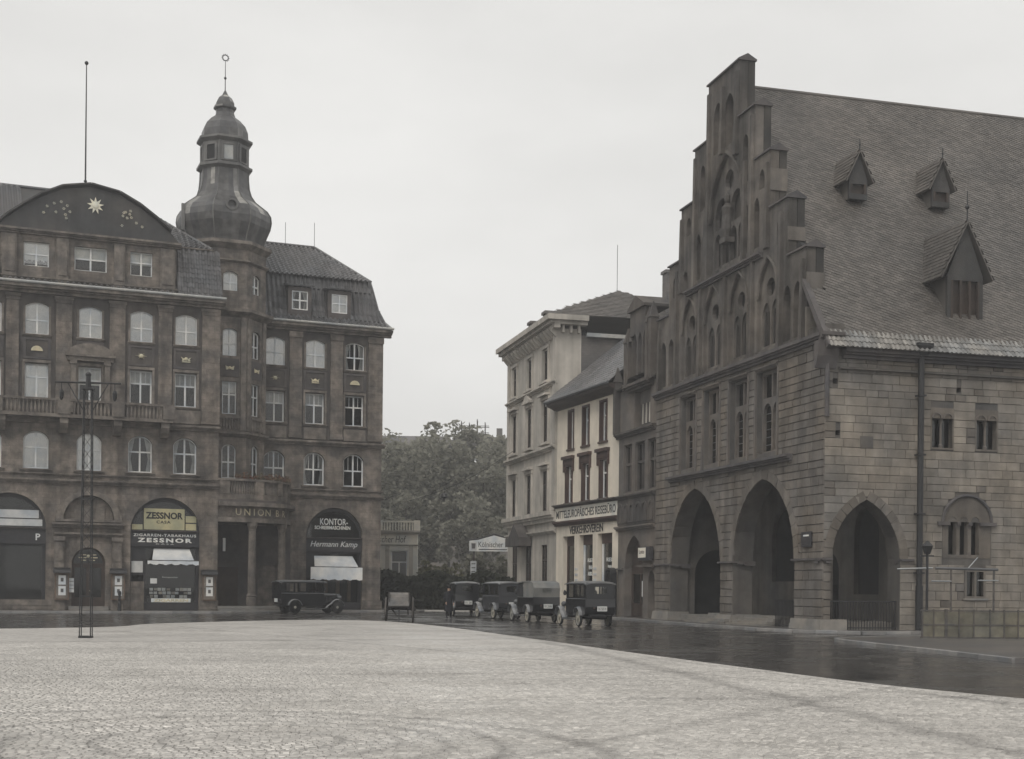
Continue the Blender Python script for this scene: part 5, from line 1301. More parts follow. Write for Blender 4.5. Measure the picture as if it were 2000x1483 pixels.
band('string_course', -6.35, .02, 0, .3, 10.6, 10.9, 'gothic', gh); band('string_course', -6.3, .02, 0, .25, 6.98, 7.2, 'gothic', gh); band('string_course', -6.3, .02, 0, .25, 5.15, 5.4, 'gothic_l', gh)
rp = MB().box(-6.1, -.1, 0, .08, 5.45, 6.95).build('relief_panel', M['gothic'], gh, HF)
for k in range(6):
    x = -5.6+k*1.0
    MB().plate(opening(x-.4, x+.4, 5.6, 6.3, 'ptd', .45), [opening(x-.3, x+.3, 5.65, 6.25, 'ptd', .36)], .08, .14).build('relief_arch', M['gothic'], rp, HF)
MB().prism([(-6.2, 2.85), (-5.2, 2.85), (-5.2, 2.95), (-6.2, 2.95)], 0, .12).build('impost', M['gothic'], gh, HF)
# deep doorways
dd = MB().plate(opening(-5.0, -1.95, .12, 2.9, 'ptd', 1.88), [opening(-4.75, -3.55, .9, 2.6), opening(-3.4, -2.2, .9, 2.6)], -.55, -.45).build('door', M['wood'], gh, HF)
MB().box(-3.2, -2.9, -.44, -.42, 1.3, 2.2).build('notice', M['poster'], dd, HF)
for a in (-4.75, -3.4): MB().box(a, a+1.2, -.52, -.51, .9, 2.6).build('pane', M['leaded'], dd, HF)
MB().plate(opening(-1.12, -.07, .12, 2.1, 'ptd', .71), [], -.5, -.4).build('door', M['wood'], gh, HF)
sb = MB().box(-1.95, -.1, .1, .3, 3.35, 4.1).build('sign_box', M['shop'], gh, HF)
MB().box(-1.9, -.75, .301, .32, 3.5, 4.05).build('sign_face', M['creamsign'], sb, HF); text(gh, HF, 'Lotto', -1.32, 3.72, .32, .22, M['brownwood'], .8)
MB().box(-2.0, .05, 0, .3, 2.95, 3.1).build('sign_shelf', M['gothic'], gh, HF)
# painted panel and gabled bay above
MB().box(-3.55, -1.0, -.45, -.35, 11.0, 13.1).build('mosaic_panel', M['gothic_l'], gh, HF)
for k in range(9):
    x = -3.4+k*.27; MB().prism([(x, 11.2), (x+.2, 11.2), (x+.16, 12.1), (x+.1, 12.35), (x+.04, 12.1)], -.35, -.3).build('mosaic_figure', M['pale'] if k % 2 else M['gothic'], gh, HF)
band('bay_sill', -4.3, -.5, 0, .5, 13.1, 13.5, 'gothic', gh)
MB().plate([(-4.2, 13.5), (-.6, 13.5), (-.6, 17.0), (-1.2, 17.0), (-1.2, 17.6), (-3.6, 17.6), (-3.6, 16.0), (-4.2, 16.0)], [opening(-3.95+.82*k, -3.35+.82*k, 13.9, 15.7, 'ptd', .6) for k in range(4)], -.3, .3).build('bay', M['gothic'], gh, HF)
for k in range(4): MB().box(-3.95+.82*k, -3.35+.82*k, -.1, -.09, 13.9, 16.3).build('pane', M['leaded'], gh, HF)
MB().prism([(-3.75, 17.6), (-1.05, 17.6), (-1.05, 17.75), (-2.4, 18.4), (-3.75, 17.75)], -1.2, .45).build('bay_cap', M['gothic'], gh, HF)
for x, z in ((-6.15, 14.0), (-4.35, 16.0), (-.35, 16.8), (-.9, 16.6)):
    p = MB().box(x-.17, x+.17, -.1, .35, 10.9 if x < -5 else 13.4, z); p.frus((x-.22, x+.22, -.15, .4, z), (x-.02, x+.02, .1, .15, z+.9)); p.build('pinnacle', M['gothic'], gh, HF)
for k in range(5):
    x = -.1-.0*k
b = MB()
b.add([(-6.2, .2, 13.4), (0.0, .2, 13.4), (0.0, -6, 16.8), (-6.2, -6, 16.8)], [(0, 1, 2, 3)]); b.add([(-6.2, -6, 16.8), (0, -6, 16.8), (0, -12, 13.4), (-6.2, -12, 13.4)], [(0, 1, 2, 3)])
b.build('roof', M['slate_dark'], gh, HF)
tiles('roof_slates', gh, HF, (-6.2, .25, 13.45), (1, 0, 0), (0, -6.2, 3.4), 6.2, 7.0, M['slate'], pitch_u=.3, pitch_v=.26, kind='slate')
b = MB().box(-6.2, -6.0, -12, -.61, -.2, 13.4); b.prism([(-12, 13.4), (.0, 13.4), (-6, 16.7)], -6.2, -6.0, 'u'); b.prism([(-12, 13.4), (.0, 13.4), (-6, 16.7)], -.2, -.02, 'u'); b.build('side_wall', M['gothic'], gh, HF)
# --- cream travel office house
tr_ = row_house('travel_office', 'cream plastered house with long sign band above brown shop windows', (5.7405, 81.3024), -69.85)
w2 = [(-8.1, -7.05), (-5.72, -4.5), (-2.95, -1.75)]; w1 = [(-8.5, -7.2), (-5.75, -4.4), (-2.95, -1.6)]
sh = [(-8.8, -6.85), (-6.05, -3.85), (-3.1, -.88)]
MB().plate([(-10.0, -.2), (0, -.2), (0, 13.85), (-10.0, 13.85)], [opening(a, b_, 10.75, 13.3) for a, b_ in w2] + [opening(a, b_, 7.28, 9.75) for a, b_ in w1] + [opening(a, b_, .15, 5.12) for a, b_ in sh], -.5, 0).build('wall', M['cream'], tr_, HF)
MB().box(-9.9, -.1, -1.9, -1.7, 0, 13.8).build('inner_wall', M['dark'], tr_, HF)
for ws, z0, z1 in ((w2, 10.75, 13.3), (w1, 7.28, 9.75)):
    for a, b_ in ws:
        b = MB(); b.box(a+.002, a+.13, -.5, .05, z0, z1); b.box(b_-.13, b_-.002, -.5, .05, z0, z1); b.box(a+.13, b_-.13, -.5, .05, z1-.12, z1-.002); b.box(a-.1, b_+.1, -.3, .1, z0-.12, z0); split(b, 'window_surround', M['brownwood'], tr_, HF)
        window(tr_, HF, a+.13, b_-.13, z0, z1-.12, -.26, 'flat', 0, 2, .66, 'sides')
for a, b_ in w1:
    b = MB(); b.box(a-.15, b_+.15, 0, .1, 9.75, 10.1); b.box(a-.25, b_+.25, 0, .24, 10.1, 10.3); b.prism([(a-.2, 9.3), (a-.02, 9.3), (a-.02, 10.1), (a-.2, 10.1)], 0, .12); b.prism([(b_+.02, 9.3), (b_+.2, 9.3), (b_+.2, 10.1), (b_+.02, 10.1)], 0, .12); split(b, 'window_hood', M['brownwood'], tr_, HF)
band('sign_cornice', -10.05, .05, 0, .35, 7.0, 7.2, 'gothic', tr_)
sgb = MB().box(-9.95, -.02, 0, .1, 6.12, 6.98).build('sign_board', M['creamsign'], tr_, HF)
text(sgb, HF, 'MITTELEUROPÄISCHES REISEBÜRO', -4.98, 6.3, .1, .62, M['ink'], 9.6, bold=.012)
band('shop_cornice', -10.1, .1, 0, .3, 5.8, 6.11, 'brownwood', tr_)
text(tr_, HF, 'VERKEHRSVEREIN', -4.95, 5.24, .02, .5, M['ink'], 5.4, bold=.008)
for i, (a, b_) in enumerate(sh):
    f = MB().plate([(a, .15), (b_, .15), (b_, 5.12), (a, 5.12)], [[(a+.12, .9), (b_-.12, .9), (b_-.12, 4.5), (a+.12, 4.5)]], -.42, -.3).build('shop_window', M['brownwood'], tr_, HF)
    MB().box(a+.12, b_-.12, -.37, -.36, .9, 4.5).build('pane', M['glass'], f, HF)
    if i:
        b = MB().box(a+.12, a+.22, -.36, -.26, .9, 4.5); b.build('white_post', M['white'], f, HF)
        for zz, ww in ((3.55, 1.3), (3.1, .9), (2.7, 1.2)): text(f, HF, 'REISE' if zz > 3.5 else ('BAHN' if zz > 3 else 'AUSKUNFT'), (a+b_)/2+.2, zz-.15, -.34, .24, M['letter'], ww)
        MB().box(a+.5, b_-.3, -.9, -.86, 1.0, 1.9).build('display_poster', M['rugblue'], f, HF)
for x in (-6.45, -3.45):
    for z in (2.9, 2.55, 2.2, 1.85): MB().box(x-.22, x+.22, .0, .03, z, z+.14).build('price_card', M['awning2'], tr_, HF)
MB().prism([(.1, 13.45), (.35, 13.6), (.75, 13.75), (.8, 13.95), (0, 13.95), (0, 13.45)], -10.2, .1, 'u').build('eaves_cornice', M['wood'], tr_, HF)
MB().tube((-10.2, .85, 13.98), (.12, .85, 13.98), .09, 8).build('gutter', M['lead'], tr_, HF)
b = MB(); b.add([(-10.1, .7, 13.95), (.0, .7, 13.95), (.0, -5.5, 19.1), (-10.1, -5.5, 19.1)], [(0, 1, 2, 3)]); b.add([(-10.1, -5.5, 19.1), (0, -5.5, 19.1), (0, -11.5, 13.9), (-10.1, -11.5, 13.9)], [(0, 1, 2, 3)]); b.build('roof', M['slate_dark'], tr_, HF)
tiles('roof_tiles', tr_, HF, (-10.1, .8, 13.98), (1, 0, 0), (0, -6.2, 5.15), 10.1, 8.1, M['tile'])
MB().prism([(.8, 13.98), (-5.5, 19.2), (-5.5, 19.0), (.8, 13.75)], -10.2, -10.08, 'u').build('verge_board', M['copper_bare'], tr_, HF)
MB().box(-.2, 0, -11, -.51, 0, 13.9).build('side_wall', M['party'], tr_, HF)
for (x, z) in ((-6.5, 15.2), (-3.0, 16.4)): MB().poly([(x, -1.4*(z-13.5)/1.6+.9, z), (x+.8, -1.4*(z-13.5)/1.6+.9, z), (x+.8, -1.4*(z-13.5)/1.6, z+.75), (x, -1.4*(z-13.5)/1.6, z+.75)], .06).build('roof_light', M['copper_bare'], tr_, HF)
# --- pale corner building
wb = row_house('corner_building', 'tall pale stucco corner building with heavy bracketed cornice and low hipped roof', (2.2935, 90.695), -75.21)
cs = [-11.35, -7.1, -2.9]
hs = [opening(c-.62, c+.62, 15.95, 18.0) for c in cs] + [opening(c-.72, c+.72, 11.75, 14.5) for c in cs] + [opening(c-.75, c+.75, 7.0, 9.75) for c in cs] + [opening(-11.9, -10.3, .3, 4.9), opening(-8.0, -6.3, .3, 4.9), opening(-3.7, -2.2, 1.2, 4.7)]
MB().plate([(-13.1, -.2), (0, -.2), (0, 19.0), (-13.1, 19.0)], hs, -.5, 0).build('wall', M['pale'], wb, HF)
MB().box(-13, -.2, -2, -1.8, 0, 19).build('inner_wall', M['dark'], wb, HF)
for c in cs:
    window(wb, HF, c-.62, c+.62, 15.95, 18.0, -.13, 'flat', 0, 2, .62, 'none', 'wood', glass='glass_dk'); window(wb, HF, c-.72, c+.72, 11.75, 14.5, -.13, 'flat', 0, 2, .66, 'none', 'wood', glass='glass_dk'); window(wb, HF, c-.75, c+.75, 7.0, 9.75, -.13, 'flat', 0, 2, .66, 'none', 'wood', glass='glass_dk')
    b = MB()
    for (z0, z1, w) in ((15.95, 18.0, .62), (11.75, 14.5, .72), (7.0, 9.75, .75)):
        for s in (-1, 1): b.box(c+s*(w+.12)-.1, c+s*(w+.12)+.1, 0, .1, z0-.1, z1+.1)
        b.box(c-w-.35, c+w+.35, 0, .28, z0-.25, z0-.1); b.box(c-w-.3, c+w+.3, 0, .12, z1+.1, z1+.3)
    b.box(c-1.05, c+1.05, 0, .35, 14.85, 15.0); b.box(c-1.05, c+1.05, 0, .35, 10.1, 10.28)
    if c == -7.1: b.prism([(c-1.05, 15.0), (c+1.05, 15.0), (c, 15.5)], 0, .3)
    split(b, 'window_surround', M['pale'], wb, HF)
for a, z0, w in ((-11.1, .3, 1.6), (-7.15, .3, 1.7), (-2.95, 1.2, 1.5)): window(wb, HF, a-w/2, a+w/2, z0, 4.9 if z0 < 1 else 4.7, -.13, 'flat', 0, 2, .7, 'none', 'wood', glass='glass_dk')
band('string_course', -13.35, .02, 0, .3, 15.35, 15.6, 'pale', wb); band('string_course', -13.35, .02, 0, .35, 10.95, 11.3, 'pale', wb); band('string_course', -13.4, .02, 0, .45, 6.2, 6.9, 'pale', wb); band('string_course', -13.3, .02, 0, .25, 5.4, 5.65, 'pale', wb)
for a, c in ((-13.1, -12.5), (-.75, -.02)):
    MB().box(a, c, 0, .16, 6.95, 18.6).build('corner_pilaster', M['pale'], wb, HF)
band('cornice', -13.9, .5, 0, .9, 18.95, 19.8, 'pale', wb)
br = MB().prism([(0, 18.45), (.2, 18.45), (.5, 18.8), (.6, 19.05), (0, 19.05)], -.1, .1, 'u').mesh('cornice_bracket', M['pale'], HF)
for k in range(17): inst('cornice_bracket', br, wb, (-12.9+k*.8, 0, 0))
# side wall: stucco return then bare brick
MB().box(-.5, 0, -1.6, -.501, -.2, 19.0).build('side_wall', M['pale'], wb, HF); MB().box(-.5, -.01, -12.5, -1.61, -.2, 18.6).build('party_wall', M['party'], wb, HF); MB().box(-13.1, -12.6, -12.5, -.51, -.2, 19).build('side_wall', M['pale'], wb, HF)
band('cornice_return', -1.7, -.0+.0, 0, .7, 18.95, 19.8, 'pale', wb, lambda u, o, z: (o, -u, z)) if False else MB().box(0.51, .75, -1.9, .9, 19.45, 19.8).box(0, .5, -1.9, -.01, 19.2, 19.78).build('cornice_return', M['pale'], wb, HF)
for k in range(3): MB().box(.0, .3, -1.45+k*.55, -1.3+k*.55, 18.7, 19.3).build('cornice_bracket', M['pale'], wb, HF)
MB().box(0, .3, -12.5, -1.91, 18.5, 18.75).build('eaves_board', M['copper_bare'], wb, HF)
b = MB(); e = [(-13.8, .85, 19.82), (.45, .85, 19.82), (.45, -12.6, 19.82), (-13.8, -12.6, 19.82)]; r0, r1 = (-8.6, -5.6, 22.75), (-4.5, -5.6, 22.75)
b.add(e + [r0, r1], [(0, 1, 5, 4), (1, 2, 5), (2, 3, 4, 5), (3, 0, 4), (0, 3, 2, 1)]); b.build('roof', M['slate'], wb, HF)
tiles('roof_slates', wb, HF, (.42, .8, 19.86), (0, -1, 0), (-4.95, 0, 2.93), 13.3, 5.75, M['slate'], clip=lambda a, v: abs(a-6.5) < 6.6*(1-v/5.75), pitch_u=.34, pitch_v=.28, kind='slate')
for (x, y, z) in ((-9.5, -1.0, 21.0), (-5.6, -1.0, 21.0), (-1.2, -8.3, 23.4)):
    ch = MB().box(x-.4, x+.4, y-.4, y+.4, 19.9, z); ch.box(x-.5, x+.5, y-.5, y+.5, z, z+.2); ch.build('chimney', M['party'], wb, HF)
MB().tube((-4.5, -5.6, 22.7), (-4.5, -5.6, 26.0), .02, 5).build('lightning_rod', M['iron'], wb, HF)
# projecting dark lantern sign above the corner door
pj = MB().box(-9.9, -6.0, .1, 1.0, 4.7, 5.3); pj.prism([(-9.5, 5.3), (-6.4, 5.3), (-7.95, 6.3)], .1, .9); pj.build('door_canopy', M['gothic'], wb, HF)
# showcase at the right end of the travel office
q = (5.7405, 81.3024)
t = thing('display_case', 'tall dark glazed display case with rounded top, right end of cream house', 'display case', (q[0], q[1], 0), R(-69.85))
MB().plate(opening(-.8, .1, .2, 2.7, 'seg', .3), [opening(-.68, -.02, 1.1, 2.65, 'seg', .22)], .12, .5).build('case', M['iron'], t, HF)
MB().box(-.68, -.02, .14, .16, 1.1, 2.8).build('backing', M['curtain2'], t, HF); MB().box(-.68, -.02, .4, .41, 1.1, 2.7).build('pane', M['glass'], t, HF)
for z in (1.2, 1.75, 2.25): MB().box(-.5, -.15, .161, .18, z, z+.35).build('card', M['poster'], t, HF)

# ------------------------------------------------------------------ background: garden, pavilion, trees, far buildings
def leaf_cloud(b, clumps, per, size, r):
    for (cx, cy, cz, rx, rz) in clumps:
        for _ in range(per):
            th_, ph = r.uniform(0, 6.283), math.acos(r.uniform(-1, 1)); rr_ = r.uniform(.55, 1.0)**.5
            p = Vector((cx+rx*rr_*math.sin(ph)*math.cos(th_), cy+rx*rr_*math.sin(ph)*math.sin(th_), cz+rz*rr_*math.cos(ph)))
            s = size*r.uniform(.6, 1.3); a = Vector((r.uniform(-1, 1), r.uniform(-1, 1), r.uniform(-.6, .6))).normalized()*s; c = a.orthogonal().normalized()
            c = (c*math.cos(th_) + a.cross(c).normalized()*math.sin(th_))*s*.65
            b.add([p-a, p+c, p+a, p-c], [(0, 1, 2, 3)])
def tree(label, x, y, h, rad, seed, per=95, size=.30, n=46, m='leaf', low=.28):
    x, y, h, rad = x*1.35, y*1.35, (h-1.75)*1.35+1.75, rad*1.35     # the garden lies well back from the street
    r = random.Random(seed); t = thing('tree', label, 'tree', (x, y, 0), 0, 'trees in the garden')
    b = MB(); b.tube((0, 0, -.2), (.1, 0, h*.35), .34, 9, .26); clumps = []
    for k in range(9):
        a = k*2.4+r.random(); z0 = h*(.3+.05*k); e = Vector((math.cos(a)*rad*r.uniform(.45, .8), math.sin(a)*rad*r.uniform(.45, .8), h*r.uniform(.5, .95)))
        s_ = Vector((.1, 0, min(z0, h*.5))); m1 = s_.lerp(e, .5)+Vector((0, 0, .4)); b.tube(s_, m1, .14, 6, .09); b.tube(m1, e, .09, 6, .03)
        clumps.append((e.x, e.y, e.z, rad*.32, rad*.28))
    b.tube((.1, 0, h*.35), (0, .1, h*.85), .24, 8, .05)
    b.build('trunk', M['bark'], t)
    for k in range(n):
        ph = math.acos(r.uniform(-1, .98)); a = r.uniform(0, 6.283); f = r.uniform(.6, 1.0)
        clumps.append((rad*f*math.sin(ph)*math.cos(a), rad*f*math.sin(ph)*math.sin(a), h*(low+(1-low)*.5)+h*(1-low)*.47*f*math.cos(ph), rad*r.uniform(.16, .32), rad*r.uniform(.12, .26)))
    lf = MB(); leaf_cloud(lf, clumps, per, size, r); lf.build('crown', M[m], t)
    return t
tree('broad leafy tree filling the gap right beside the hotel corner', -13.0, 121, 15.6, 6.0, 1, n=64)
tree('broad leafy tree standing behind the small pavilion', -8.4, 118, 14.9, 5.2, 2, n=60)
tree('tallest tree in the garden with a rounded crown poking above the roofs', -6.9, 127, 17.2, 4.2, 3)
tree('full leafy tree behind the gabled inn sign', -3.4, 119, 14.9, 5.2, 4, n=60)
tree('tree half hidden by the pale corner building', -.2, 124, 15.4, 5.0, 5, n=60)
tree('low spreading tree over the garden wall', -4.8, 112, 9.4, 3.6, 6, n=30)
tree('low dark tree between pavilion and hotel corner', -9.6, 113, 9.6, 3.2, 7, n=30)
def shrub(label, x, y, rx, h, seed, m, size=.2, per=110, n=12):
    r = random.Random(seed); t = thing('shrub', label, 'shrub', (x, y, 0), 0, 'shrubs along the garden wall'); b = MB()
    cl = [(r.uniform(-rx, rx), r.uniform(-.6, .6), h*r.uniform(.45, .85), rx*.35, h*.3) for _ in range(n)]
    leaf_cloud(b, cl, per, size, r); b.build('foliage', M[m], t)
    s = MB()
    for k in range(4): s.tube((0, 0, 0), (r.uniform(-rx*.6, rx*.6), r.uniform(-.3, .3), h*.7), .05, 5, .02)
    s.build('stem', M['bark'], t)
shrub('pale green shrub spreading above the dark hedge before the pavilion', -6.2, 104.5, 1.5, 3.4, 12, 'leaf3')
shrub('dark shrub at the hotel end of the garden', -10.9, 104.0, 1.2, 3.0, 11, 'leaf')
shrub('dark shrub beneath the inn sign board', -2.6, 106.5, 1.7, 4.2, 13, 'leaf')
# clipped dark hedge with rail
t = thing('hedge', 'long dark clipped hedge closing the end of the street', 'hedge', (0, 0, 0)); r = random.Random(9); b = MB()
for k in range(9000):
    x = r.uniform(-12.5, 2.0); z = r.uniform(.1, 2.7+.25*math.sin(x*1.7)); y_ = 101.5 + (r.random()**.5)*1.2 if r.random() < .85 else r.uniform(101.5, 103.2)
    s = r.uniform(.1, .22); a = Vector((r.uniform(-1, 1), r.uniform(-.6, .6), r.uniform(-1, 1))).normalized()*s; c = a.orthogonal()*.7; p = Vector((x, y_, z)); b.add([p-a, p+c, p+a, p-c], [(0, 1, 2, 3)])
b.build('foliage', M['leaf2'], t); MB().box(-12.4, 1.9, 102.3, 103.0, 0, 2.4).build('core', M['leaf2'], t)
# pavilion
pv = thing('pavilion', 'small pale garden pavilion with balustraded roof and faded inn lettering', 'pavilion', (-8.2, 107.6, 0), R(4))
MB().plate([(-5.5, 0), (0, 0), (0, 6.1), (-5.5, 6.1)], [opening(-2.05, -.8, 2.2, 4.55)], -.3, 0).build('wall', M['creamsign'], pv, HF); MB().box(-5.5, 0, -5, -.31, 0, 6.0).build('body', M['creamsign'], pv, HF)
window(pv, HF, -2.05, -.8, 2.2, 4.55, -.18, 'flat', 0, 2, .62, 'none', top_cols=1, glass='glass_dk')
band('cornice', -5.6, .2, 0, .35, 5.85, 6.15, 'pale', pv); band('sign_moulding', -5.6, .1, 0, .15, 4.95, 5.05, 'pale', pv)
text(pv, HF, 'Kölnischer Hof', -2.5, 5.2, .0, .52, M['gothic'], 3.2, shear=.15)
for x in (-2.35, -.5, -3.4): MB().box(x-.16, x+.16, 0, .1, 1.5, 4.95).build('pilaster', M['pale'], pv, HF)
rl = MB().box(-5.6, .2, -.1, .2, 6.78, 6.9).build('roof_rail', M['creamsign'], pv, HF)
for k in range(26): MB().box(-5.5+k*.22, -5.42+k*.22, .0, .12, 6.15, 6.78).build('baluster', M['creamsign'], rl, HF)
for x in (-.05, -3.0): MB().box(x-.25, x+.25, -.15, .25, 6.15, 6.95).build('roof_pier', M['creamsign'], rl, HF)
MB().box(-3.55, -3.3, .2, .5, 3.6, 4.1).build('lamp', M['iron'], pv, HF)
# gabled sign board on posts
sg = thing('sign_board', 'gabled white inn sign board on posts before the trees', 'sign', (-4.0, 104.6, 0), 0)
MB().prism([(0, 4.5), (3.9, 4.5), (3.9, 5.2), (1.9, 5.72), (.62, 5.36), (0, 5.3)], 0, .08).build('board', M['offwhite'], sg, HF)
MB().path([(-.1, .04, 5.36), (.62, .04, 5.42), (1.9, .04, 5.8), (3.95, .04, 5.26)], .06, 5).build('capping', M['iron'], sg, HF)
text(sg, HF, 'Kölnischer Hof', 2.05, 4.82, .08, .42, M['ink'], 2.7); MB().box(.72, 2.9, .08, .085, 4.6, 4.68).build('small_print', M['print'], sg, HF)
em = MB().box(.08, .56, .08, .1, 4.58, 5.22).build('emblem', M['awning2'], sg, HF); MB().prism([(.2, 4.7), (.44, 4.7), (.48, 5.1), (.16, 5.1)], .1, .12).build('mug', M['print'], em, HF)
for x in (.35, 3.15): MB().box(x-.07, x+.07, -.12, -.01, 0, 5.3).build('post', M['wood'], sg, HF)
bd = MB().box(.1, .55, .0, .06, 2.45, 3.75).build('hanging_board', M['awning2'], sg, HF); MB().box(.05, .55, .01, .07, 1.85, 2.38).build('white_notice', M['poster'], sg, HF)
for z in (2.6, 2.9, 3.2, 3.5): MB().box(.18, .48, .061, .065, z, z+.08).build('printed_line', M['print'], bd, HF)
# far buildings behind the trees
fb = thing('far_building', 'hazy long-roofed building rising behind the garden trees', 'building', (-16.2, 192, 0))
fb.scale = (1.35, 1.35, 1.33)
MB().box(-12, 8.6, -12, 0, 0, 13.0).build('wall', M['farwall'], fb, HF); MB().prism([(-12.5, 13.0), (.5, 13.0), (-3.5, 17.6), (-8.5, 17.6)], -12.2, 4.2, 'u').build('roof', M['farroof'], fb, HF)
for k in range(7): MB().box(-9+k*2.4, -8+k*2.4, .01, .05, 8.5, 10.8).build('window', M['dark'], fb, HF)
fb2 = thing('far_building', 'hazy brick building with chimney and scaffolding behind the trees, beside the pale corner building', 'building', (-6.2, 189, 0))
fb2.scale = (1.35, 1.35, 1.33)
MB().box(0, 3.6, -12, 0, 0, 16.0).build('wall', M['farwall'], fb2, HF); MB().prism([(-3.8, 16.0), (3.7, 16.0), (3.7, 16.6), (1.2, 17.0), (-1, 17.4)], -10, .1).build('roof', M['farroof'], fb2, HF); MB().box(1.9, 2.5, -1, -.4, 15.0, 17.9).build('chimney', M['farwall'], fb2, HF)
sf = thing('scaffold', 'spindly timber scaffold on the far roof above the trees', 'scaffold', (-8.4, 187, 0))
sf.scale = (1.35, 1.35, 1.33)
b = MB()
for x in (0, .8, 1.6, 2.4):
    for y_ in (0, 1.2): b.tube((x, y_, 14.5), (x, y_, 18.4+.2*math.sin(x*5)), .045, 5)
for z in (16.6, 17.2, 17.9):
    for y_ in (0, 1.2): b.tube((-.3, y_, z), (2.8, y_, z), .035, 5)
b.build('pole', M['wood'], sf)
# overhead wire with lamp
wr = thing('overhead_wire', 'thin overhead wires with a hanging street lamp across the street mouth', 'wire', (0, 0, 0))
pts = [Vector((-8.3, 96.5, 7.7)).lerp(Vector((-.6, 101.0, 11.9)), k/10)-Vector((0, 0, .5*math.sin(math.pi*k/10))) for k in range(11)]
MB().path([tuple(p) for p in pts], .022, 4).build('wire', M['iron'], wr); MB().path([(-5.6, 98.2, 8.9), (-5.6, 98.2, 8.4)], .02, 4).lathe([(.05, 8.5), (.2, 8.42), (.28, 8.2), (.1, 8.1), (.02, 7.85)], 10, (-5.6, 98.2, 0)).build('lamp', M['iron'], wr)

sheet('far_pavement', [(-9.5, 96.5), (-3.2, 96.5), (-2.6, 100.8), (-11, 100.8)], .05, M['square'], thick=.09)
# ------------------------------------------------------------------ motor cars
def wheel_meshes(r=.4, w=.11, spokes=12):
    ty = MB().lathe([(r-.07, -w/2), (r-.02, -w/2), (r, -w*.25), (r, w*.25), (r-.02, w/2), (r-.07, w/2), (r-.07, -w/2)], 28, axis='y')
    rm = MB().lathe([(r-.1, -w*.4), (r-.065, -w*.42), (r-.065, w*.42), (r-.1, w*.4), (r-.1, -w*.4)], 28, axis='y')
    for k in range(spokes):
        a = 2*math.pi*k/spokes; rm.tube((.07*math.cos(a), 0, .07*math.sin(a)), ((r-.09)*math.cos(a), 0, (r-.09)*math.sin(a)), .021, 6)
    rm.lathe([(.02, -.09), (.08, -.08), (.09, 0), (.08, .08), (.02, .09)], 12, axis='y')
    return ty.mesh('tyre', M['rubber'], ID, True), rm.mesh('rim', M['rim'])
TY, RM = wheel_meshes()
YZ = lambda u, o, z: (o, u, z)
def fender(xw, a0, a1, r, y0, y1, tail=None):
    b = MB(); n = 10; pts = [(xw+r*math.cos(R(a0+(a1-a0)*i/n)), .4+r*math.sin(R(a0+(a1-a0)*i/n))) for i in range(n+1)]
    if tail: pts += tail
    vs = []
    for x, z in pts: vs += [(x, y0, z), (x, y1, z), (x, y1, z+.025), (x, y0, z+.025), (x, (y0+y1)/2, z+.06)]
    fs = []
    for i in range(len(pts)-1):
        k = i*5; fs += [(k, k+1, k+6, k+5), (k+1, k+2, k+7, k+6), (k+2, k+4, k+9, k+7), (k+4, k+3, k+8, k+9), (k+3, k, k+5, k+8)]
    return b.add(vs, fs)
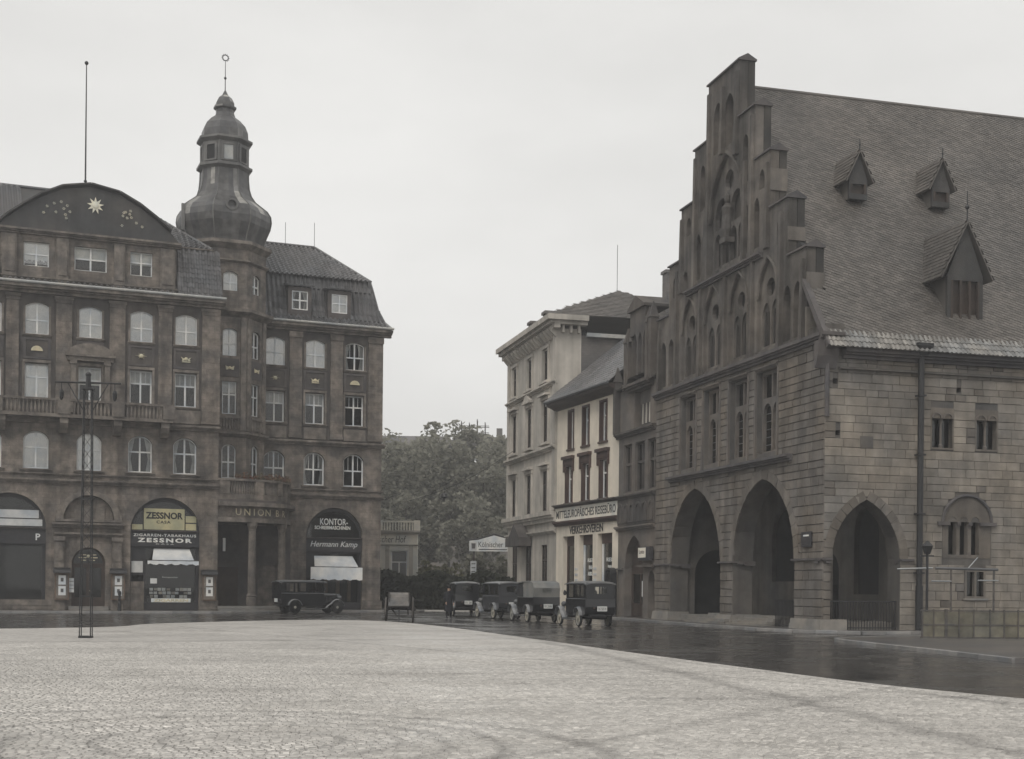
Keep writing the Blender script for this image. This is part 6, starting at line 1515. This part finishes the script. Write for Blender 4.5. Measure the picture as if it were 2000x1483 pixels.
def car(label, loc, rz, body='carpaint', top='roofgrey', canvas=False, plate='', group='motor cars'):
    t = thing('motor_car', label, 'car', (*loc, .0), rz, group)
    # lower body with curved tail
    b = MB().prism([(-.62, .5), (-.82, .62), (-.92, .9), (-.9, 1.28), (1.95, 1.28), (1.98, .5)], -.7, .7); b.build('body', M[body], t)
    hd_ = MB(); sec = lambda x, w, h: [(x, -w, .58), (x, -w, h-.16), (x, -w*.72, h-.03), (x, 0, h), (x, w*.72, h-.03), (x, w, h-.16), (x, w, .58)]
    hv = sec(1.98, .5, 1.3) + sec(3.12, .34, 1.22); hd_.add(hv, [(i, (i+1) % 7, 7+(i+1) % 7, 7+i) for i in range(7)] + [tuple(range(7)), tuple(range(13, 6, -1))]); h_ = hd_.build('hood', M[body], t)
    lv = MB()
    for k in range(7):
        for s in (-1, 1): lv.box(2.2+k*.1, 2.24+k*.1, s*.46-.02-.004*k*s, s*.46+.02-.004*k*s, .75, 1.05)
    lv.build('louvre', M['iron'], h_)
    MB().box(3.12, 3.2, -.34, .34, .58, 1.26).build('radiator', M['chrome'], t)
    MB().box(-.7, 3.1, -.34, .34, .42, .56).build('chassis', M['iron'], t)
    # cabin
    if canvas:
        c = MB().prism([(-.9, 1.281), (-.96, 1.75), (-.8, 2.0), (-.2, 2.1), (.9, 2.08), (.9, 1.281)], -.69, .69).build('canvas_hood', M['canvas'], t)
        MB().box(-.97, -.95, -.22, .22, 1.55, 1.75).build('rear_pane', M['glass'], c)
        MB().prism([(-.25, 2.1), (1.0, 2.08), (2.05, 2.0), (2.05, 1.95), (1.0, 2.03), (-.25, 2.05)], -.72, .72).build('roof', M['canvas'], t)
    else:
        for y0, y1 in ((-.7, -.66), (.66, .7)):
            sd = MB().plate([(-.92, 1.281), (1.95, 1.281), (1.95, 2.0), (-.75, 2.0), (-.94, 1.7)], [[(-.62, 1.38), (-.08, 1.38), (-.08, 1.88), (-.62, 1.88)], [(.02, 1.34), (.78, 1.34), (.78, 1.9), (.02, 1.9)], [(.9, 1.34), (1.85, 1.34), (1.85, 1.93), (.9, 1.93)]], y0, y1).build('cabin_side', M[body], t)
            for x0, x1 in ((-.62, -.08), (.02, .78)): MB().box(x0, x1, (y0+y1)/2-.003, (y0+y1)/2+.003, 1.36, 1.9).build('pane', M['glass'], sd)
        bk = MB().plate([(-.66, 1.281), (.66, 1.281), (.66, 2.0), (-.66, 2.0)], [opening(-.3, .3, 1.5, 1.82)], -.94, -.88).build('cabin_back', M[body], t, YZ)
        MB().box(-.3, .3, -.92, -.91, 1.5, 1.82).build('pane', M['glass'], bk, YZ)
        rf = MB(); ys = [-.74, -.5, 0, .5, .74]; zs = [2.0, 2.06, 2.09, 2.06, 2.0]; vs = []
        for x, k in ((-.98, .94), (-.7, 1.0), (1.6, 1.0), (2.15, .965)):
            for y, z in zip(ys, zs): vs.append((x, y, 2.0+(z-2.0)*1.0 - (0 if k == 1 else (.06 if k < .95 else .05))))
        n_ = len(vs); rf.add(vs + [(v[0], v[1], v[2]-.05) for v in vs], [(r_*5+i, r_*5+i+1, (r_+1)*5+i+1, (r_+1)*5+i) for r_ in range(3) for i in range(4)] + [(n_+r_*5+i, n_+(r_+1)*5+i, n_+(r_+1)*5+i+1, n_+r_*5+i+1) for r_ in range(3) for i in range(4)] + [(r_*5, (r_+1)*5, n_+(r_+1)*5, n_+r_*5) for r_ in range(3)] + [(r_*5+4, n_+r_*5+4, n_+(r_+1)*5+4, (r_+1)*5+4) for r_ in range(3)] + [(i, n_+i, n_+i+1, i+1) for i in range(4)] + [(15+i, 15+i+1, n_+15+i+1, n_+15+i) for i in range(4)])
        rf.build('roof', M[top], t)
    b = MB().plate([(-.62, .9), (.62, .9), (.62, 1.95), (-.62, 1.95)], [[(-.55, 1.38), (.55, 1.38), (.55, 1.9), (-.55, 1.9)]], .86, .92); b.build('partition', M['iron'], t, YZ); MB().box(.2, .85, -.6, .6, .9, 1.32).build('seat', M['wood'], t)
    ws = MB().plate([(-.62, 1.281), (.62, 1.281), (.62, 1.97), (-.62, 1.97)], [[(-.57, 1.34), (.57, 1.34), (.57, 1.92), (-.57, 1.92)]], 1.97, 2.01).build('windscreen', M['iron'], t, YZ); MB().box(-.57, .57, 1.985, 1.99, 1.34, 1.92).build('pane', M['glass'], ws, YZ)
    sw = MB().lathe([(.19, 0), (.21, .015), (.19, .03)], 16, (1.55, .3, 1.42)); sw.tube((1.55, .3, 1.43), (1.9, .3, 1.0), .02); sw.build('steering_wheel', M['iron'], t)
    for s in (-1, 1):
        y0, y1 = (s*.86, s*.58) if s > 0 else (s*.58-.28, s*.58)
        ya, yb = min(s*.58, s*.86), max(s*.58, s*.86)
        fender(0, 165, 15, .47, ya, yb).build('mudguard', M['fender'], t); fender(2.85, 10, 150, .47, ya, yb, [(2.2, .48), (2.05, .34)]).build('mudguard', M['fender'], t)
        MB().box(.5, 2.1, min(s*.6, s*.88), max(s*.6, s*.88), .30, .35).build('running_board', M['fender'], t); MB().box(.5, 2.1, min(s*.88, s*.89), max(s*.88, s*.89), .30, .36).build('board_edge', M['chrome'], t)
        for xw in (0, 2.85):
            w = bpy.data.objects.new('wheel', None); C.objects.link(w); w.parent = t; w.location = (xw, s*.71, .4); w.rotation_euler = (0, rnd.uniform(0, 1), 0)
            inst('tyre', TY, w, (0, 0, 0)); inst('rim', RM, w, (0, 0, 0))
        hl = MB().lathe([(.03, 3.05), (.1, 3.1), (.13, 3.2), (.13, 3.24), (.02, 3.25)], 12, (0, s*.42, 1.0), axis='x'); hl.tube((3.12, s*.42, .6), (3.12, s*.42, .9), .025); hl.build('headlight', M['lead'], t)
        sl_ = MB().lathe([(.05, 1.42), (.08, 1.48), (.07, 1.6), (.02, 1.66)], 8, (2.0, s*.76, 0)); sl_.build('side_lamp', M['iron'], t)
    MB().tube((0, -.7, .4), (0, .7, .4), .05).build('axle', M['iron'], t); MB().tube((2.85, -.7, .4), (2.85, .7, .4), .04).build('axle', M['iron'], t)
    pl_ = MB().box(-.99, -.96, -.3, .16, .72, .94).build('number_plate', M['plate'], t)
    if plate:
        tm = text_mesh('t', plate, .13, None, .36, extrude=.006); MB().add([(-.993, -v[0]-.07, v[2]+.765) for v in tm.v], tm.f).build('number', M['ink'], pl_)
    for s in (-1, 1): MB().box(-.9, 1.95, s*.705-.008, s*.705+.008, 1.255, 1.285).build('belt_moulding', M['fender'], t)
    MB().box(-.93, -.78, -.5, .5, .5, .56).build('rear_bar', M['iron'], t)
    MB().lathe([(.02, -1.0), (.05, -.99), (.05, -.93)], 8, (0, .3, .85), axis='x').build('tail_lamp', M['brownwood'], t)
    return t
car('black taxi saloon nearest the town hall, rear of the cab rank', (3.32, 62.4), R(105.6), plate='IX 5814')
car('black car with grey canvas hood, second in the cab rank', (1.02, 69.2), R(106), canvas=True, plate='IX 2046')
car('black taxi saloon third in the cab rank, behind the canvas-hooded car', (-.85, 76.2), R(110), 'cargrey', plate='')
car('black taxi at the head of the rank beside the standing man', (-3.35, 82.2), R(99), plate='IX 28')
car('long black limousine parked in profile before the hotel porch', (-14.3, 84.7), R(33), group='motor cars')

M['boards'] = mat('greyed_cart_boards', (.17, .158, .145), .75, .3, 5, .4, 14, objr=.15)
# ------------------------------------------------------------------ two-wheeled cart
ct = thing('hand_cart', 'old two-wheeled wooden cart with tilted box standing on the square edge', 'cart', (-6.15, 69.3, 0), R(92))
tyw = MB().lathe([(.55, -.04), (.6, -.04), (.6, .04), (.55, .04), (.55, -.04)], 24, axis='y')
for k in range(12): a = math.pi*k/6; tyw.tube((.08*math.cos(a), 0, .08*math.sin(a)), (.56*math.cos(a), 0, .56*math.sin(a)), .025, 5)
tyw.lathe([(.03, -.14), (.1, -.1), (.1, .1), (.03, .14)], 10, axis='y'); wm = tyw.mesh('wheel', M['cartwood'])
for s in (-1, 1): inst('wheel', wm, ct, (0, s*.68, .6))
MB().tube((0, -.7, .6), (0, .7, .6), .045).build('axle', M['iron'], ct)
MB().prism([(-.85, .72), (1.1, .55), (1.1, .62), (-.85, .79)], -.48, .48).build('bed', M['cartwood'], ct)
for s in (-1, 1):
    for k in range(4): MB().prism([(-.85, .80+k*.17), (1.05, .64+k*.17), (1.05, .79+k*.17), (-.85, .95+k*.17)], s*.49-.015, s*.49+.015).build('side_board', M['cartwood'], ct)
    MB().tube((-.8, s*.44, .72), (2.3, s*.32, .3), .04, 6).build('shaft', M['cartwood'], ct)
    MB().tube((-.5, s*.5, .7), (-.5, s*.5, 1.35), .03, 6).build('stake', M['cartwood'], ct)
for k in range(5): MB().prism([(-.92+.06*k, .78+.135*k), (-.88+.06*k, .78+.135*k), (-.82+.06*k, .905+.135*k), (-.86+.06*k, .905+.135*k)], -.52, .52).build('tail_board', M['boards'], ct)
MB().tube((-.6, .0, .0), (-.5, .0, .75), .025, 6).build('prop_leg', M['iron'], ct)
b = MB()
for k in range(9): b.sphere((-.3+.1*k, .25*math.sin(k*2.1), 1.0), .14, 8, (1.3, 1, .8))
b.build('load', M['canvas'], ct)
MB().tube((.1, -.75, 1.05), (.3, -1.0, 1.0), .04, 6).build('brake_handle', M['iron'], ct)

# ------------------------------------------------------------------ standing man
def skin_person(loc, rz, label):
    t = thing('person', label, 'person', (*loc, 0), rz)
    me = bpy.data.meshes.new('body')
    J = dict(pel=(0, 0, .95), bel=(0, .01, 1.1), che=(0, .01, 1.32), nec=(0, 0, 1.48), hd0=(0, -.02, 1.56), hd1=(0, -.02, 1.70),
             sl=(.19, 0, 1.40), el=(.26, .02, 1.12), wl=(.25, -.08, .88), sr=(-.19, 0, 1.40), er=(-.27, .02, 1.12), wr=(-.22, -.14, .92),
             hl=(.1, 0, .9), kl=(.12, -.02, .5), al=(.13, .02, .09), tl=(.15, -.14, .04), hr=(-.1, 0, .9), kr=(-.11, -.01, .5), ar=(-.12, .02, .09), tr=(-.14, -.14, .04))
    rad = dict(pel=.15, bel=.145, che=.16, nec=.06, hd0=.085, hd1=.085, sl=.075, el=.058, wl=.042, sr=.075, er=.058, wr=.042, hl=.10, kl=.072, al=.05, tl=.04, hr=.10, kr=.072, ar=.05, tr=.04)
    ks = list(J); E_ = [('pel', 'bel'), ('bel', 'che'), ('che', 'nec'), ('nec', 'hd0'), ('hd0', 'hd1'), ('che', 'sl'), ('sl', 'el'), ('el', 'wl'), ('che', 'sr'), ('sr', 'er'), ('er', 'wr'), ('pel', 'hl'), ('hl', 'kl'), ('kl', 'al'), ('al', 'tl'), ('pel', 'hr'), ('hr', 'kr'), ('kr', 'ar'), ('ar', 'tr')]
    me.from_pydata([J[k] for k in ks], [(ks.index(a), ks.index(b)) for a, b in E_], [])
    ob = bpy.data.objects.new('body', me); C.objects.link(ob)
    ob.modifiers.new('skin', 'SKIN'); ob.modifiers.new('sub', 'SUBSURF').levels = 2
    for i, k in enumerate(ks):
        sv = me.skin_vertices[0].data[i]; sv.radius = (rad[k], rad[k]*(.8 if k in ('pel', 'bel', 'che') else 1)); sv.use_root = (k == 'pel')
    dg = bpy.context.evaluated_depsgraph_get(); m2 = bpy.data.meshes.new_from_object(ob.evaluated_get(dg))
    bpy.data.objects.remove(ob)
    m2.materials.clear(); m2.materials.append(M['cloth']); m2.materials.append(M['skin']); 
    for p in m2.polygons:
        p.use_smooth = True; p.material_index = 1 if p.center.z > 1.51 else 0
    inst('body', m2, t, (0, 0, 0))
    # hands with fingers
    for s, w in ((1, J['wl']), (-1, J['wr'])):
        h = MB(); h.frus((w[0]-.02, w[0]+.02, w[1]-.04, w[1]+.04, w[2]-.09), (w[0]-.022, w[0]+.022, w[1]-.032, w[1]+.032, w[2]+.01))
        for k in range(4): y = w[1]-.033+k*.022; L_ = (.07, .08, .075, .06)[k]; h.tube((w[0], y, w[2]-.085), (w[0]-s*.008, y, w[2]-.085-L_*.55), .0095, 6); h.tube((w[0]-s*.008, y, w[2]-.085-L_*.55), (w[0]-s*.03, y, w[2]-.085-L_), .008, 6)
        h.tube((w[0], w[1]-.035, w[2]-.03), (w[0]-s*.012, w[1]-.062, w[2]-.07), .011, 6); h.tube((w[0]-s*.012, w[1]-.062, w[2]-.07), (w[0]-s*.02, w[1]-.058, w[2]-.1), .009, 6); h.build('hand', M['skin'], t)
    # overcoat skirt, collar, cap, face
    co = MB(); rings = []
    for z, rx, ry in ((1.44, .13, .1), (1.40, .235, .135), (1.2, .215, .15), (1.02, .19, .145), (.8, .225, .17), (.42, .26, .2)): rings.append([(rx*math.cos(2*math.pi*i/18), ry*math.sin(2*math.pi*i/18)+.0, z+.01*math.sin(i*2)) for i in range(18)])
    co.add([p for r_ in rings for p in r_], [(j*18+i, j*18+(i+1) % 18, (j+1)*18+(i+1) % 18, (j+1)*18+i) for j in range(5) for i in range(18)]); co.build('overcoat', M['cloth'], t, smooth=True)
    MB().lathe([(.075, 1.45), (.11, 1.43), (.12, 1.5), (.085, 1.53)], 14).build('collar', M['cloth'], t)
    fc = MB(); fc.prism([(-.018, 1.60), (.018, 1.60), (.01, 1.655), (-.01, 1.655)], -.135, -.09); fc.build('nose', M['skin'], t)
    ey = MB(); 
    for s in (-1, 1): ey.sphere((s*.033, -.098, 1.655), .012, 6)
    ey.box(-.03, .03, -.104, -.095, 1.573, 1.582); ey.build('eyes_and_mouth', M['print'], t)
    for s in (-1, 1): MB().sphere((s*.085, -.01, 1.635), .025, 6, (.5, .8, 1.3)).build('ear', M['skin'], t)
    cp = MB().lathe([(.1, 1.68), (.105, 1.72), (.125, 1.755), (.115, 1.785), (.02, 1.795)], 16, (0, -.015, 0)); cp.prism([(-.09, -.08), (.09, -.08), (.06, -.17), (-.06, -.17)], 1.685, 1.70, 'z'); cp.build('cap', M['hair'], t)
    return t
skin_person((-3.96, 75.0), R(25), 'man in dark overcoat and cap standing beside the foremost taxi')

# ------------------------------------------------------------------ lattice lamp mast
ms = thing('lattice_mast', 'tall slim black lattice lamp mast with cross-arm on the pale square', 'lamp mast', (-13.84, 43.5, .01), R(8))
H_ = 7.95; w0, w1 = .17, .12
for sx in (-1, 1):
    for sy in (-1, 1): MB().tube((sx*w0, sy*w0, 0), (sx*w1, sy*w1, H_), .02, 6).build('leg', M['iron'], ms)
b = MB(); n = 20
for k in range(n):
    z0, z1 = .35+(H_-.4)*k/n, .35+(H_-.4)*(k+1)/n; a0 = w0+(w1-w0)*z0/H_; a1 = w0+(w1-w0)*z1/H_
    if k > 3:
        for (p, q) in (((-a0, -a0, z0), (a1, -a1, z1)), ((a0, a0, z0), (-a1, a1, z1)), ((a0, -a0, z0), (a1, a1, z1)), ((-a0, a0, z0), (-a1, -a1, z1))): b.tube(p, q, .008, 4)
b.build('lattice_bar', M['iron'], ms)
MB().box(-.2, .2, -.2, .2, 0, .07).build('base', M['iron'], ms)
for z in (1.3, 4.4, 7.9): MB().box(-.17, .17, -.17, .17, z, z+.05).build('collar', M['iron'], ms)
MB().tube((0, 0, H_), (0, 0, 8.35), .09, 8, .07).sphere((0, 0, 8.38), .09).build('cap', M['iron'], ms)
MB().tube((-1.02, 0, 8.12), (1.02, 0, 8.12), .03, 6).build('cross_arm', M['iron'], ms)
for s in (-1, 1):
    MB().tube((s*.12, 0, 7.2), (s*.62, 0, 8.1), .018, 5).build('brace', M['iron'], ms)
    MB().tube((s*.82, 0, 8.1), (s*.82, 0, 7.85), .015, 5).lathe([(.05, 7.88), (.075, 7.8), (.06, 7.62), (.02, 7.55)], 8, (s*.82, 0, 0)).build('insulator', M['iron'], ms)

# ------------------------------------------------------------------ hoarding and pipe frame on the island
hg = thing('hoarding', 'low yellowish panelled hoarding in a dark frame on the traffic island', 'hoarding', (14.15, 48.2, .12), R(1))
pan = MB().box(.0, 1, -.015, .015, 0, 1).mesh('panel', M['hoard'])
xs = [0, .4, .84, 1.3, 1.82, 2.4, 2.9, 3.4, 3.9, 4.4, 4.9]
for i in range(len(xs)-1):
    for z0, z1 in ((.04, .44), (.5, .93)): inst('panel', pan, hg, (xs[i]+.02, 0, z0), (xs[i+1]-xs[i]-.04, 1, z1-z0))
for i, x in enumerate(xs): MB().box(x-(.05 if i == 2 else .022), x+(.05 if i == 2 else .022), -.05, .03, 0, 1.02).build('post', M['cartwood'], hg)
for z in (0.0, .445, .94): MB().box(-.06, 4.95, -.035, .025, z, z+.05).build('rail', M['cartwood'], hg)
sf = thing('pipe_frame', 'bare pipe frame of a market stall with lantern post behind the hoarding', 'stall frame', (0, 50.2, .12))
ps = MB().tube((14.9, 0, 0), (14.9, 0, 3.05), .05, 8); ps.box(14.66, 15.14, -.03, .03, 2.92, 2.97); ps.build('lantern_post', M['iron'], sf)
ln = MB().frus((14.82, 14.98, -.08, .08, 3.0), (14.74, 15.06, -.16, .16, 3.3)); ln.frus((14.72, 15.08, -.18, .18, 3.3), (14.88, 14.92, -.02, .02, 3.5)); ln.build('lantern', M['iron'], sf)
for x in (15.78, 17.35): MB().tube((x, 0, 0), (x, 0, 2.5), .04, 8).build('post', M['cartwood'], sf)
MB().tube((13.8, 0, 2.45), (15.1, 0, 2.5), .035, 8).build('bar', M['pipe'], sf); MB().tube((15.2, 0, 2.5), (17.5, 0, 2.46), .05, 8).build('bar', M['lead'], sf)
MB().tube((15.05, -.05, 2.02), (15.78, -.05, 2.02), .025, 8).build('bar', M['pipe'], sf); MB().tube((16.75, -.05, 2.06), (17.5, -.05, 2.06), .025, 8).build('bar', M['pipe'], sf)
MB().tube((16.4, 0, 2.5), (16.75, 0, 2.9), .02, 6).build('brace', M['pipe'], sf)

# ------------------------------------------------------------------ damp air
hz = MB().box(-75, 75, -6, 230, -1.2, 40).build('haze', None, kind='stuff')
tag(hz, 'pale damp haze hanging over the whole square', 'haze')
m = bpy.data.materials.new('haze'); m.use_nodes = True; t = m.node_tree; t.nodes.clear()
out = nd(t, 'ShaderNodeOutputMaterial'); pv_ = nd(t, 'ShaderNodeVolumePrincipled'); pv_.inputs['Color'].default_value = (.92, .93, .95, 1); pv_.inputs['Density'].default_value = .0011; pv_.inputs['Anisotropy'].default_value = .2
t.links.new(pv_.outputs[0], out.inputs['Volume']); hz.data.materials.append(m)
